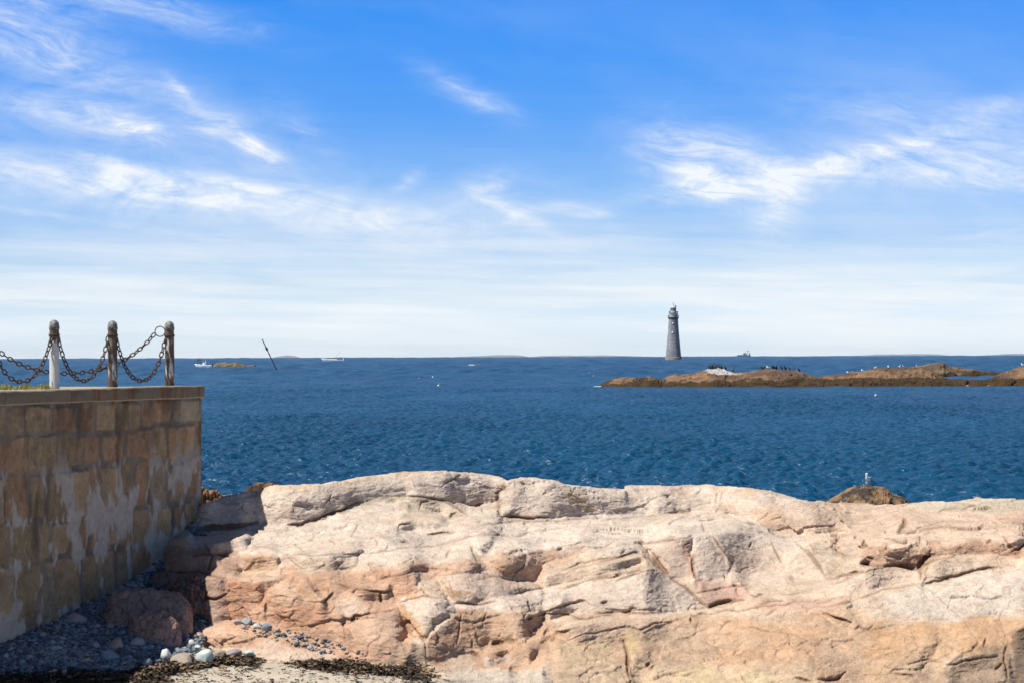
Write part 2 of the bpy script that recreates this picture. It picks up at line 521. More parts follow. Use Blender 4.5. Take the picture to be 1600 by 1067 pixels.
# facets traced on the ledge: outline, slope to the right a, slope away b at the top and at the bottom of the outline
FAC = [
    # shaded slab by the wall
    ([(300, 790), (345, 777), (404, 767), (408, 820), (370, 824), (300, 836)], 0.1, .8, 1.2),
    ([(235, 850), (300, 838), (330, 850), (390, 866), (372, 900), (350, 905), (290, 905), (240, 890)], 0.1, .2, .2),
    ([(230, 905), (350, 903), (358, 968), (330, 975), (235, 960)], 0.1, .8, 1.6),
    ([(300, 838), (400, 824), (394, 840), (330, 850)], 0.0, .08, .08),
    ([(330, 851), (390, 842), (386, 860), (342, 866)], 0.1, .9, 1.4),
    ([(255, 872), (330, 864), (345, 884), (270, 894)], .2, .7, 1.1),
    ([(290, 905), (352, 903), (350, 925), (300, 930)], .1, 1.0, 1.4),
    # whaleback along the crest, left
    ([(404, 768), (430, 762), (500, 759), (560, 748), (620, 741), (700, 739), (760, 744), (786, 750), (782, 772), (768, 786), (735, 790), (700, 782), (670, 777), (590, 776), (550, 789), (515, 803), (447, 817), (408, 818)], 0.0, .45, 1.5),
    ([(404, 768), (432, 764), (440, 790), (436, 812), (408, 818)], 0.35, .6, 1.6),
    ([(728, 762), (745, 750), (787, 752), (774, 784), (735, 789)], -0.25, .7, 1.5),
    ([(772, 772), (782, 752), (789, 756), (784, 770), (777, 776)], -1.6, .9, 1.2),
    ([(515, 803), (555, 786), (590, 777), (565, 786), (540, 797)], -0.2, 2.2, 2.4),
    ([(640, 779), (690, 780), (720, 798), (728, 806), (700, 808), (690, 800), (640, 790)], 0.25, .6, 1.0),
    # block right of the notch and on
    ([(792, 753), (830, 750), (870, 755), (925, 762), (980, 766), (985, 802), (900, 806), (850, 810), (785, 808), (779, 797), (780, 770)], -0.03, .5, 1.5),
    ([(980, 762), (1060, 761), (1100, 760), (1180, 767), (1240, 781), (1300, 800), (1330, 830), (1262, 834), (1220, 828), (1180, 815), (1140, 803), (1100, 798), (985, 803)], -0.06, .35, 1.0),
    ([(1120, 790), (1200, 800), (1300, 830), (1262, 836), (1215, 828), (1175, 814)], -0.1, 1.0, 1.3),
    # small steps in the pale slab
    ([(446, 818), (478, 813), (515, 804), (512, 809), (470, 819), (450, 822)], 0, 2.6, 2.8),
    ([(517, 826), (544, 819), (540, 825), (526, 829)], -.5, 1.6, 1.8),
    ([(524, 866), (568, 862), (548, 872), (530, 874)], -.6, 2.0, 2.2),
    ([(371, 871), (425, 868), (437, 872), (433, 890), (375, 892)], 0.0, 1.6, 2.2),
    ([(437, 870), (520, 866), (530, 874), (560, 875), (555, 889), (440, 890)], -.1, .7, 1.2),
    ([(620, 817), (640, 812), (690, 816), (700, 822), (660, 826), (622, 828)], -.1, .6, 1.1),
    ([(655, 832), (700, 830), (700, 835), (660, 835)], 0, 2.0, 2.2),
    ([(738, 852), (770, 845), (768, 862), (752, 868)], -.3, .7, .9),
    # orange band under the pale slab
    ([(560, 890), (620, 886), (680, 878), (745, 880), (800, 868), (880, 850), (910, 842), (960, 848), (905, 866), (850, 880), (838, 905), (795, 906), (760, 892), (700, 888), (640, 893), (590, 905)], -.1, .5, .9),
    ([(775, 885), (820, 878), (822, 902), (795, 906)], -.2, 1.2, 1.4),
    ([(610, 900), (640, 893), (655, 905), (650, 925), (620, 935), (608, 920)], -.1, 1.2, 1.5),
    # stepped slabs in the middle
    ([(840, 905), (930, 885), (1005, 868), (1008, 876), (960, 893), (900, 908), (850, 918)], 0.0, .9, 1.3),
    ([(850, 885), (960, 855), (1000, 852), (1004, 862), (930, 878), (845, 900)], 0.1, .3, .5),
    ([(1008, 853), (1083, 838), (1079, 860), (1082, 895), (1095, 912), (1060, 906), (1045, 897), (1030, 882)], -.2, .7, .9),
    ([(1083, 839), (1110, 835), (1130, 860), (1142, 882), (1136, 902), (1105, 909), (1090, 906), (1082, 880)], .1, .4, .8),
    ([(1110, 834), (1180, 831), (1208, 845), (1225, 872), (1232, 890), (1170, 896), (1145, 882)], .06, .30, .5),
    ([(1208, 845), (1258, 848), (1290, 888), (1286, 906), (1240, 902)], .0, .25, .45),
    ([(1262, 850), (1300, 853), (1306, 866), (1275, 870)], -.2, 1.3, 1.6),
    ([(1275, 870), (1345, 880), (1350, 890), (1290, 905), (1284, 898)], -.1, .5, .9),
    # dark cavity and its blocks
    ([(1378, 861), (1430, 850), (1458, 853), (1455, 862), (1437, 868), (1434, 885), (1390, 879), (1345, 877), (1355, 868)], 0, 2.0, 3.5),
    ([(1437, 868), (1457, 862), (1450, 872), (1441, 885), (1434, 886)], -1.5, 2.5, 3),
    ([(1458, 853), (1520, 850), (1600, 845), (1600, 868), (1530, 866), (1470, 868), (1452, 872)], 0, .9, 1.5),
    ([(1570, 846), (1600, 842), (1600, 852), (1585, 858), (1574, 856)], 0, 1.6, 2.5),
    ([(1437, 908), (1450, 884), (1480, 871), (1740, 869), (1740, 884), (1600, 886), (1520, 892), (1470, 905), (1442, 911)], .1, .3, .7),
    ([(1290, 925), (1350, 892), (1385, 880), (1436, 890), (1437, 905), (1360, 920)], .05, .3, .6),
    # left front blocks
    ([(348, 900), (375, 909), (412, 908), (402, 920), (410, 931), (407, 941), (389, 966), (360, 967), (353, 931)], .35, 1.6, 2.2),
    ([(400, 920), (412, 908), (430, 905), (447, 905), (420, 917), (413, 931), (408, 941), (390, 966), (404, 940)], -1.6, 1.2, 1.5),
    ([(389, 967), (400, 951), (415, 942), (415, 966), (413, 973)], .2, 1.3, 1.5),
    ([(415, 931), (420, 922), (438, 928), (475, 936), (505, 938), (512, 946), (520, 962), (534, 976), (535, 1008), (505, 1001), (450, 986), (417, 973)], .05, 1.2, 2.0),
    ([(505, 938), (512, 930), (522, 956), (535, 974), (535, 1006), (528, 1006), (518, 960)], -.7, 1.2, 1.5),
    ([(512, 932), (545, 927), (567, 940), (580, 950), (575, 962), (545, 970), (535, 973), (522, 955)], .25, .35, .9),
    ([(455, 905), (480, 910), (500, 935), (475, 932), (452, 915)], -.4, .8, 1.0),
    ([(480, 895), (520, 905), (545, 925), (512, 930), (490, 912)], .2, .6, .8),
    ([(520, 908), (560, 922), (612, 920), (608, 938), (560, 938), (545, 925)], -.1, 1.0, 1.5),
    ([(540, 974), (605, 955), (625, 952), (640, 985), (622, 1008), (580, 1006), (552, 992)], .1, .45, .8),
    ([(538, 984), (565, 1003), (622, 1010), (642, 1036), (586, 1038), (535, 1012)], -.15, 1.2, 2.0),
    ([(605, 1020), (625, 1004), (637, 1042), (609, 1042)], -.9, 1.3, 1.8),
    ([(640, 1005), (665, 1005), (668, 1042), (640, 1042)], 0, 1.6, 2.2),
    # front slab by the sand
    ([(315, 981), (345, 972), (380, 979), (420, 993), (470, 1008), (530, 1024), (560, 1032), (560, 1042), (500, 1034), (450, 1030), (400, 1026), (360, 1012), (330, 1010), (318, 1000)], .05, .12, .5),
    ([(315, 982), (345, 986), (385, 995), (400, 1010), (360, 1012), (330, 1009), (318, 1000)], .35, .9, 1.4),
    # middle ridge
    ([(685, 896), (720, 892), (760, 897), (830, 912), (842, 918), (800, 930), (770, 936), (722, 930), (704, 920)], -.05, .15, .6),
    ([(683, 898), (704, 921), (722, 930), (770, 936), (740, 943), (712, 943), (698, 930)], -.35, 1.8, 2.4),
    ([(786, 926), (800, 918), (825, 915), (822, 921), (800, 930)], .1, .5, .9),
    ([(622, 945), (635, 933), (660, 930), (690, 936), (705, 946), (725, 956), (700, 962), (680, 977), (665, 1000), (645, 985), (632, 965)], -.05, .2, 1.0),
    ([(622, 945), (640, 970), (665, 1003), (662, 1010), (645, 996), (628, 970)], .5, 1.2, 1.6),
    ([(705, 946), (745, 942), (760, 934), (800, 928), (850, 920), (890, 914), (910, 905), (960, 899), (960, 925), (930, 935), (880, 947), (840, 954), (790, 955), (730, 956)], .03, .1, .5),
    ([(665, 1003), (690, 975), (725, 957), (800, 957), (845, 960), (842, 985), (808, 1000), (765, 1000), (750, 1016), (720, 1022), (680, 1037), (665, 1032)], -.05, .7, 1.1),
    ([(840, 955), (880, 948), (930, 936), (965, 940), (900, 955), (860, 968), (846, 966)], -.4, 1.3, 1.6),
    ([(762, 997), (775, 988), (808, 988), (806, 1002), (770, 1003)], -.2, 1.4, 1.6),
    ([(845, 990), (858, 974), (872, 985), (868, 1001), (858, 1001)], .3, .8, 1.0),
    ([(748, 1032), (790, 1015), (799, 1029), (760, 1041)], .1, .35, .6),
    ([(775, 1006), (815, 1003), (802, 1018), (790, 1016)], .1, .3, .5),
    ([(800, 1022), (815, 1005), (842, 1014), (826, 1042), (800, 1042)], -.4, 1.5, 2.0),
    ([(690, 1064), (740, 1047), (800, 1041), (850, 1050), (862, 1085), (690, 1085)], 0, .2, .8),
    # pale dome
    ([(872, 944), (885, 918), (950, 899), (1000, 889), (1028, 891), (1045, 900), (1075, 921), (1108, 950), (1020, 958), (940, 959), (890, 956)], -.08, .25, 1.3),
    ([(1060, 910), (1110, 911), (1150, 903), (1170, 925), (1120, 944), (1108, 949), (1080, 925)], .0, .5, .7),
    ([(1000, 893), (1028, 894), (1046, 903), (1104, 948), (1060, 954), (1018, 956), (1000, 930)], .22, .25, .6),
    # big lower-right massif
    ([(860, 985), (940, 970), (1000, 966), (1060, 962), (1110, 954), (1200, 957), (1260, 951), (1320, 946), (1380, 930), (1400, 985), (1400, 1120), (700, 1120), (700, 1085), (860, 1085), (850, 1040)], -.02, .18, .5),
    ([(860, 985), (1000, 966), (1090, 975), (1085, 1000), (1000, 1000), (900, 1010)], -.1, .6, .8),
    ([(1330, 946), (1380, 927), (1440, 912), (1510, 897), (1600, 888), (1740, 885), (1740, 960), (1600, 962), (1540, 966), (1470, 972), (1400, 970), (1350, 958)], .1, .10, .75),
    ([(1350, 960), (1400, 971), (1470, 973), (1540, 967), (1740, 961), (1740, 1120), (1350, 1120)], .0, .3, .85),
    ([(1285, 957), (1305, 962), (1332, 970), (1326, 979), (1305, 973)], -.5, 2.2, 2.6),
    ([(985, 1030), (1005, 1024), (1021, 1040), (1015, 1056), (990, 1056)], -.5, 2.5, 3.0),
    ([(1440, 1012), (1466, 1003), (1460, 1025), (1440, 1027)], -.4, 1.6, 1.8),
    ([(1485, 1030), (1505, 1018), (1555, 1020), (1560, 1044), (1500, 1050)], -.3, 2.0, 2.4),
    ([(1575, 990), (1610, 975), (1610, 1120), (1585, 1060)], -.9, 1.6, 2.2),
]
# open joints and undercuts: polyline, half-width px, depth m
CRACKS = [
    ([(447, 820), (470, 818), (500, 809), (515, 803), (550, 790), (562, 784)], 1.8, .22), ([(640, 776), (690, 779), (715, 792), (727, 802)], 1.5, .18),
    ([(653, 797), (660, 784), (680, 779)], 1.1, .12), ([(703, 808), (704, 802), (712, 798)], 1.1, .15), ([(785, 808), (805, 809), (830, 809), (856, 807)], 2.0, .35),
    ([(779, 768), (778, 792), (784, 806)], 1.2, .2), ([(732, 789), (745, 791), (755, 788)], 1.8, .22), ([(775, 772), (784, 762), (788, 752)], 1.6, .25), ([(695, 756), (708, 748), (720, 742)], 1.2, .12),
    ([(505, 790), (512, 780), (518, 772)], 1.0, .1), ([(668, 834), (690, 833), (712, 833)], 1.2, .16), ([(625, 847), (640, 847)], 1.1, .14), ([(697, 871), (706, 858)], 1.2, .12),
    ([(736, 852), (742, 866), (747, 876)], 1.5, .18), ([(765, 877), (773, 875)], 1.8, .2), ([(628, 880), (645, 872)], 1.0, .1), ([(622, 826), (624, 818), (640, 816)], 1.4, .14),
    ([(870, 859), (878, 856)], 1.8, .2), ([(930, 857), (955, 852)], 1.2, .12), ([(1000, 847), (1050, 842), (1082, 838)], 1.5, .2), ([(1018, 862), (1028, 878), (1036, 888), (1046, 897)], 2.0, .3),
    ([(1070, 853), (1079, 848)], 1.4, .2), ([(1080, 860), (1083, 890), (1085, 905)], 1.2, .12), ([(1112, 837), (1130, 860), (1145, 884)], 1.2, .1), ([(1091, 811), (1118, 811)], 1.2, .16),
    ([(1096, 815), (1101, 828)], 1.2, .12), ([(1167, 818), (1182, 821)], 1.2, .14), ([(1207, 846), (1213, 860), (1224, 878)], 1.2, .12), ([(1169, 853), (1174, 846)], 1.2, .14), ([(1040, 775), (1045, 774)], 1.8, .16),
    ([(1118, 786), (1122, 770)], 1.0, .08), ([(960, 905), (985, 898), (1008, 893)], 1.4, .16), ([(948, 901), (970, 896), (1000, 888)], 1.4, .2), ([(865, 920), (880, 917), (905, 914)], 1.2, .12), ([(800, 930), (830, 921), (850, 917)], 1.2, .14),
    ([(860, 900), (930, 880), (1000, 862)], 1.2, .1), ([(1108, 949), (1128, 941), (1148, 936), (1162, 935)], 2.0, .3), ([(1172, 927), (1182, 931), (1196, 927)], 1.6, .2), ([(1225, 927), (1260, 926)], 1.1, .12),
    ([(1092, 926), (1120, 920), (1150, 912), (1168, 912)], 1.4, .12), ([(945, 990), (955, 982), (965, 979)], 1.2, .1), ([(1123, 981), (1135, 972), (1147, 969)], 1.4, .14), ([(1158, 979), (1180, 978), (1200, 983)], 1.6, .14),
    ([(1080, 965), (1082, 972)], 2.2, .2), ([(975, 1000), (980, 1025), (985, 1060)], 2.0, .22), ([(1012, 1042), (1018, 1036)], 2, .2), ([(905, 1005), (930, 995)], 1, .08), ([(1334, 985), (1342, 977), (1348, 983), (1357, 983), (1365, 975)], 1.5, .16),
    ([(1285, 955), (1300, 962), (1330, 972)], 2.0, .25), ([(1413, 806), (1413, 818), (1403, 830)], 2.2, .35), ([(1401, 833), (1418, 831), (1430, 825), (1448, 820)], 1.5, .2), ([(1448, 822), (1470, 818), (1481, 814)], 1.2, .16),
    ([(1343, 853), (1352, 843)], 1.6, .2), ([(1306, 848), (1312, 839)], 1.8, .2), ([(1342, 852), (1352, 851)], 3.0, .4), ([(1372, 858), (1388, 853)], 3.2, .45), ([(1410, 848), (1418, 845)], 2.6, .35), ([(1436, 846), (1437, 837)], 1.5, .3),
    ([(1385, 842), (1400, 846), (1412, 847)], 1.2, .15), ([(1345, 878), (1375, 881), (1410, 884), (1437, 889)], 2.4, .5), ([(1437, 888), (1440, 878), (1455, 863)], 2.4, .5), ([(1580, 859), (1592, 855), (1600, 846)], 2.2, .35),
    ([(1466, 800), (1475, 795), (1500, 793)], 1.5, .16), ([(1500, 795), (1525, 790)], 1.3, .15), ([(1475, 813), (1490, 826)], 1.0, .08), ([(1300, 850), (1302, 858), (1322, 868)], 1.4, .2), ([(1362, 872), (1345, 868)], 1.2, .2),
    ([(1437, 905), (1440, 895), (1450, 884)], 1.4, .2), ([(1440, 912), (1470, 904), (1520, 893), (1560, 886)], 1.4, .2), ([(1445, 915), (1470, 935), (1490, 955), (1510, 975), (1530, 1003)], 1.0, .05), ([(1545, 956), (1560, 975), (1575, 1000)], 0.9, .05),
    ([(1536, 1012), (1542, 998)], 1.6, .18), ([(1555, 1046), (1565, 1036)], 1.8, .2), ([(1280, 1062), (1310, 1061), (1322, 1050)], 2.2, .25), ([(1244, 1058), (1272, 1066)], 1.6, .2), ([(1500, 880), (1530, 878)], .9, .05),
    ([(525, 910), (550, 918), (575, 922), (600, 925), (612, 921)], 1.6, .22), ([(550, 926), (560, 917)], 1.2, .16), ([(594, 926), (596, 940)], 2.2, .3), ([(504, 938), (512, 930), (520, 923)], 1.8, .2), ([(510, 926), (511, 914)], 1.2, .14),
    ([(548, 969), (556, 963), (572, 962)], 1.6, .25), ([(536, 972), (537, 1002)], 1.6, .14), ([(415, 940), (416, 972)], 1.2, .1), ([(452, 912), (460, 900)], 1.0, .1), ([(650, 985), (664, 1003), (668, 1045)], 1.3, .1), ([(632, 965), (650, 985), (664, 1000)], 1.6, .14),
    ([(730, 985), (738, 1000), (740, 1015)], 1.2, .1), ([(755, 975), (762, 957)], 1.0, .08), ([(735, 1020), (752, 1024)], 1.3, .16), ([(860, 1000), (866, 994)], 2.4, .25), ([(770, 1003), (785, 1002)], 1.6, .2), ([(816, 966), (824, 956)], 1.8, .2),
    ([(826, 965), (834, 962)], 1.6, .2), ([(648, 925), (660, 920), (664, 926)], 1.8, .22), ([(700, 905), (712, 942)], 1.2, .1), ([(712, 943), (740, 944), (775, 937)], 1.5, .2), ([(350, 1000), (372, 997)], 1.0, .08), ([(310, 826), (350, 824), (388, 818), (402, 814)], 2.0, .3),
    ([(300, 868), (330, 862), (352, 870)], 2.0, .25), ([(445, 868), (470, 865), (500, 868)], 1.2, .1), ([(385, 860), (410, 856), (440, 860)], 1.0, .08), ([(620, 893), (660, 887), (720, 890)], .9, .06),
    ([(933, 960), (970, 958), (1020, 960)], 1.0, .08), ([(975, 958), (990, 951), (996, 953)], 1.6, .14), ([(940, 944), (950, 940)], 1.6, .16), ([(1196, 957), (1215, 948)], 1.0, .1), ([(1270, 945), (1300, 935), (1330, 930)], 1.0, .08),
    ([(549, 841), (557, 830), (563, 820)], 1.0, .12), ([(515, 843), (525, 851)], 1.0, .12), ([(476, 869), (523, 864), (572, 861), (640, 856)], 1.0, .12), ([(705, 843), (760, 838), (811, 834), (875, 826)], .9, .09),
    ([(620, 856), (690, 851), (739, 839), (769, 835)], .9, .09), ([(786, 869), (800, 861), (809, 856)], 1.0, .12), ([(747, 820), (832, 813), (939, 809)], 1.1, .12), ([(875, 890), (928, 875), (960, 869)], 1.1, .14),
    ([(940, 813), (982, 807), (1046, 802), (1076, 799)], 1.0, .1), ([(940, 875), (978, 867), (1004, 862)], 1.1, .14), ([(1191, 822), (1212, 835), (1237, 837)], 1.0, .1), ([(1242, 845), (1259, 860), (1280, 886)], 1.2, .12),
    ([(1260, 856), (1273, 873), (1288, 898)], 1.3, .16), ([(1438, 890), (1445, 881), (1460, 873), (1494, 869)], 1.3, .18), ([(1434, 830), (1472, 826), (1547, 824)], 1.0, .12), ([(1568, 838), (1580, 856)], 1.2, .16),
    ([(722, 961), (716, 985), (713, 1007)], 1.1, .12), ([(847, 961), (881, 944), (917, 939)], 1.3, .16), ([(832, 961), (875, 959), (917, 965), (960, 961)], 1.2, .16), ([(886, 999), (925, 988), (960, 980)], 1.1, .12), ([(845, 1005), (871, 986), (907, 976)], 1.3, .16),
    ([(940, 988), (953, 982), (978, 978), (1000, 984), (1016, 976), (1067, 965)], 1.2, .14), ([(1084, 964), (1131, 953), (1174, 946), (1280, 937)], 1.2, .14), ([(1191, 942), (1223, 935)], 1.1, .14), ([(1302, 912), (1325, 902), (1345, 891)], 1.1, .12),
    ([(1260, 948), (1324, 944), (1379, 920), (1441, 912)], 1.1, .14), ([(685, 897), (720, 893), (760, 898), (800, 906)], 1.0, .12), ([(625, 943), (637, 934), (662, 931), (690, 936)], 1.2, .16), ([(880, 918), (950, 900), (1000, 890), (1028, 891)], 1.3, .18),
    ([(1048, 900), (1075, 920), (1108, 949)], 1.3, .2), ([(348, 901), (375, 910), (412, 908)], .9, .05), ([(415, 932), (440, 930), (478, 937), (508, 939)], 1.0, .1), ([(540, 974), (575, 960), (622, 953)], 1.1, .14), ([(585, 905), (640, 893), (700, 889)], 1.0, .1),
    ([(1290, 905), (1345, 892), (1390, 882)], 1.1, .14), ([(1100, 1000), (1120, 1010), (1130, 1030)], .9, .08), ([(1230, 985), (1235, 1010)], .9, .08), ([(1330, 1000), (1360, 1015), (1400, 1012)], .9, .08), ([(1420, 1040), (1450, 1030), (1475, 1034)], 1.1, .12),
    ([(1480, 1040), (1520, 1030), (1560, 1026)], 1.2, .14), ([(1395, 1050), (1430, 1055)], 1.2, .14), ([(1530, 1003), (1520, 1016), (1500, 1020)], 1.2, .14), ([(1575, 1000), (1568, 1030), (1575, 1060)], 1.3, .16),
    ([(300, 868), (335, 864), (362, 872)], 1.6, .25), ([(268, 896), (310, 892), (350, 902)], 1.8, .3), ([(285, 930), (330, 934), (355, 928)], 1.6, .25), ([(320, 850), (330, 868), (326, 890)], 1.3, .2), ([(318, 905), (322, 930)], 1.3, .2),
]
# colour regions: outline, sRGB of the stone, shaded recesses painted darker, weight, edge blur px
TINT = [
    ([(300, 780), (800, 730), (1300, 780), (1300, 850), (800, 870), (400, 880), (300, 870)], (233, 215, 194), .9, 12),
    ([(720, 758), (745, 748), (787, 750), (775, 785), (735, 789), (725, 775)], (196, 180, 166), .85, 3),
    ([(620, 740), (720, 738), (725, 765), (640, 775)], (218, 200, 184), .5, 8),
    ([(860, 765), (900, 765), (940, 800), (925, 803), (890, 785)], (214, 178, 132), .7, 6),
    ([(620, 785), (730, 795), (735, 812), (620, 812)], (214, 192, 158), .6, 5),
    ([(505, 800), (560, 783), (600, 775), (690, 776), (725, 798), (700, 790), (600, 782), (560, 790), (515, 808)], (168, 158, 128), .7, 2.5),  # shadowed recess under the whaleback, its shade painted into the tint
    ([(1130, 790), (1300, 815), (1320, 835), (1260, 836), (1200, 822)], (224, 186, 150), .7, 8),
    ([(1260, 780), (1740, 780), (1740, 880), (1260, 880)], (230, 197, 166), .8, 14),
    ([(1420, 782), (1540, 776), (1740, 782), (1740, 796), (1480, 800), (1440, 795)], (214, 203, 172), .75, 4),
    ([(1530, 800), (1740, 795), (1740, 812), (1560, 812)], (226, 174, 142), .6, 6),
    ([(1345, 850), (1460, 850), (1600, 845), (1740, 845), (1740, 868), (1460, 870), (1440, 888), (1345, 880)], (196, 148, 112), .75, 5),
    ([(1265, 852), (1300, 852), (1308, 868), (1275, 872)], (158, 140, 116), .8, 2), ([(1275, 870), (1345, 880), (1345, 892), (1284, 900)], (184, 172, 144), .7, 4),
    ([(1008, 853), (1083, 838), (1085, 905), (1060, 908), (1030, 882)], (204, 176, 156), .8, 4),
    ([(1070, 842), (1084, 842), (1086, 905), (1078, 905)], (206, 142, 112), .6, 3), ([(1008, 855), (1020, 855), (1046, 897), (1036, 896)], (200, 150, 126), .4, 3),
    ([(1083, 905), (1160, 905), (1170, 925), (1110, 950)], (192, 144, 124), .75, 5), ([(1105, 838), (1118, 838), (1150, 888), (1140, 892)], (214, 170, 122), .6, 3),
    ([(1085, 840), (1300, 850), (1300, 915), (1160, 905), (1085, 905)], (222, 202, 184), .5, 8),
    ([(560, 888), (800, 868), (960, 846), (905, 868), (850, 885), (835, 908), (760, 895), (600, 905)], (216, 172, 138), .75, 5),
    ([(775, 884), (822, 878), (822, 902), (795, 906)], (206, 150, 100), .7, 3), ([(605, 898), (655, 898), (650, 930), (605, 935)], (204, 146, 112), .7, 5),
    ([(340, 895), (640, 890), (640, 1045), (420, 1010), (340, 970)], (214, 160, 122), .8, 8),
    ([(348, 900), (460, 893), (450, 905), (375, 909)], (228, 196, 166), .7, 3), ([(350, 905), (412, 909), (408, 940), (389, 966), (360, 967)], (208, 138, 98), .75, 4),
    ([(418, 940), (500, 940), (525, 985), (430, 980)], (206, 142, 104), .6, 10), ([(512, 932), (545, 927), (580, 950), (575, 962), (545, 970), (522, 955)], (232, 200, 170), .8, 3),
    ([(420, 915), (460, 912), (475, 934), (440, 928)], (224, 190, 160), .6, 4), ([(540, 972), (605, 955), (625, 955), (640, 985), (580, 1005)], (224, 184, 152), .6, 6),
    ([(605, 1010), (628, 1004), (668, 1008), (668, 1042), (608, 1042)], (170, 140, 112), .8, 4), ([(371, 870), (437, 868), (433, 892), (375, 892)], (210, 160, 118), .7, 3),
    ([(312, 975), (400, 985), (430, 1000), (380, 1010), (318, 1002)], (224, 166, 130), .8, 4), ([(420, 1000), (560, 1032), (560, 1045), (380, 1026)], (226, 196, 170), .7, 6),
    ([(685, 895), (760, 895), (842, 918), (770, 936), (704, 920)], (222, 194, 172), .8, 4), ([(683, 898), (704, 921), (770, 936), (712, 943)], (172, 126, 84), .8, 3),
    ([(622, 932), (705, 940), (900, 910), (1000, 888), (1050, 900), (1108, 950), (900, 958), (840, 950), (720, 956), (650, 975)], (234, 212, 190), .85, 5),
    ([(625, 950), (645, 960), (668, 1000), (655, 1000), (630, 970)], (216, 160, 100), .7, 4),
    ([(662, 1000), (725, 957), (845, 958), (900, 990), (850, 1045), (665, 1040)], (196, 150, 112), .85, 8), ([(762, 996), (808, 988), (806, 1003), (768, 1003)], (136, 104, 68), .8, 2),
    ([(748, 1032), (790, 1015), (799, 1029), (760, 1041)], (216, 188, 164), .8, 3), ([(690, 1045), (850, 1042), (870, 1090), (690, 1090)], (200, 190, 172), .8, 6), ([(690, 1010), (750, 1020), (740, 1045), (690, 1050)], (194, 172, 148), .6, 8),
    ([(860, 985), (1000, 965), (1200, 957), (1330, 947), (1400, 985), (1400, 1120), (860, 1120)], (208, 168, 130), .85, 8),
    ([(930, 960), (1060, 960), (1040, 985), (900, 1000), (860, 985)], (204, 176, 148), .6, 10), ([(1000, 980), (1090, 980), (1090, 1010), (1010, 1010)], (192, 164, 130), .55, 8),
    ([(1120, 985), (1200, 985), (1200, 1008), (1130, 1008)], (206, 188, 160), .5, 10), ([(970, 985), (1000, 985), (1000, 1022), (978, 1022)], (208, 182, 120), .5, 5),
    ([(860, 1040), (1300, 1040), (1300, 1120), (860, 1120)], (220, 192, 150), .55, 14), ([(880, 1000), (960, 1000), (960, 1040), (880, 1050)], (208, 180, 134), .55, 9),
    ([(1050, 1045), (1120, 1045), (1120, 1090), (1050, 1090)], (200, 184, 128), .5, 8), ([(1160, 1050), (1210, 1050), (1210, 1090), (1160, 1090)], (200, 184, 130), .45, 8),
    ([(1150, 965), (1300, 975), (1290, 1040), (1100, 1040)], (214, 162, 116), .55, 10),
    ([(1180, 940), (1330, 930), (1330, 950), (1180, 956)], (204, 158, 134), .6, 5), ([(1280, 900), (1440, 890), (1440, 910), (1300, 930)], (226, 198, 176), .6, 6),
    ([(1370, 928), (1510, 897), (1740, 886), (1740, 955), (1600, 958), (1450, 970), (1390, 955)], (240, 222, 200), .9, 9),
    ([(1550, 910), (1740, 890), (1740, 955), (1590, 955)], (214, 194, 178), .6, 12),
    ([(1350, 972), (1450, 975), (1600, 963), (1740, 963), (1740, 1010), (1350, 1040)], (208, 158, 108), .85, 15),
    ([(1350, 1030), (1480, 1020), (1480, 1120), (1350, 1120)], (200, 160, 118), .7, 10),
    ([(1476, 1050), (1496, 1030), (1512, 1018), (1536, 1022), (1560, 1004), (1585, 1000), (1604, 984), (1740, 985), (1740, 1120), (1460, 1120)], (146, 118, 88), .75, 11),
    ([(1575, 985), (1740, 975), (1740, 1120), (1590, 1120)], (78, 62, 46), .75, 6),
    ([(220, 780), (400, 765), (406, 820), (220, 850)], (176, 172, 168), .8, 3), ([(200, 850), (385, 860), (350, 900), (355, 970), (200, 1000)], (168, 128, 108), .8, 6),
]


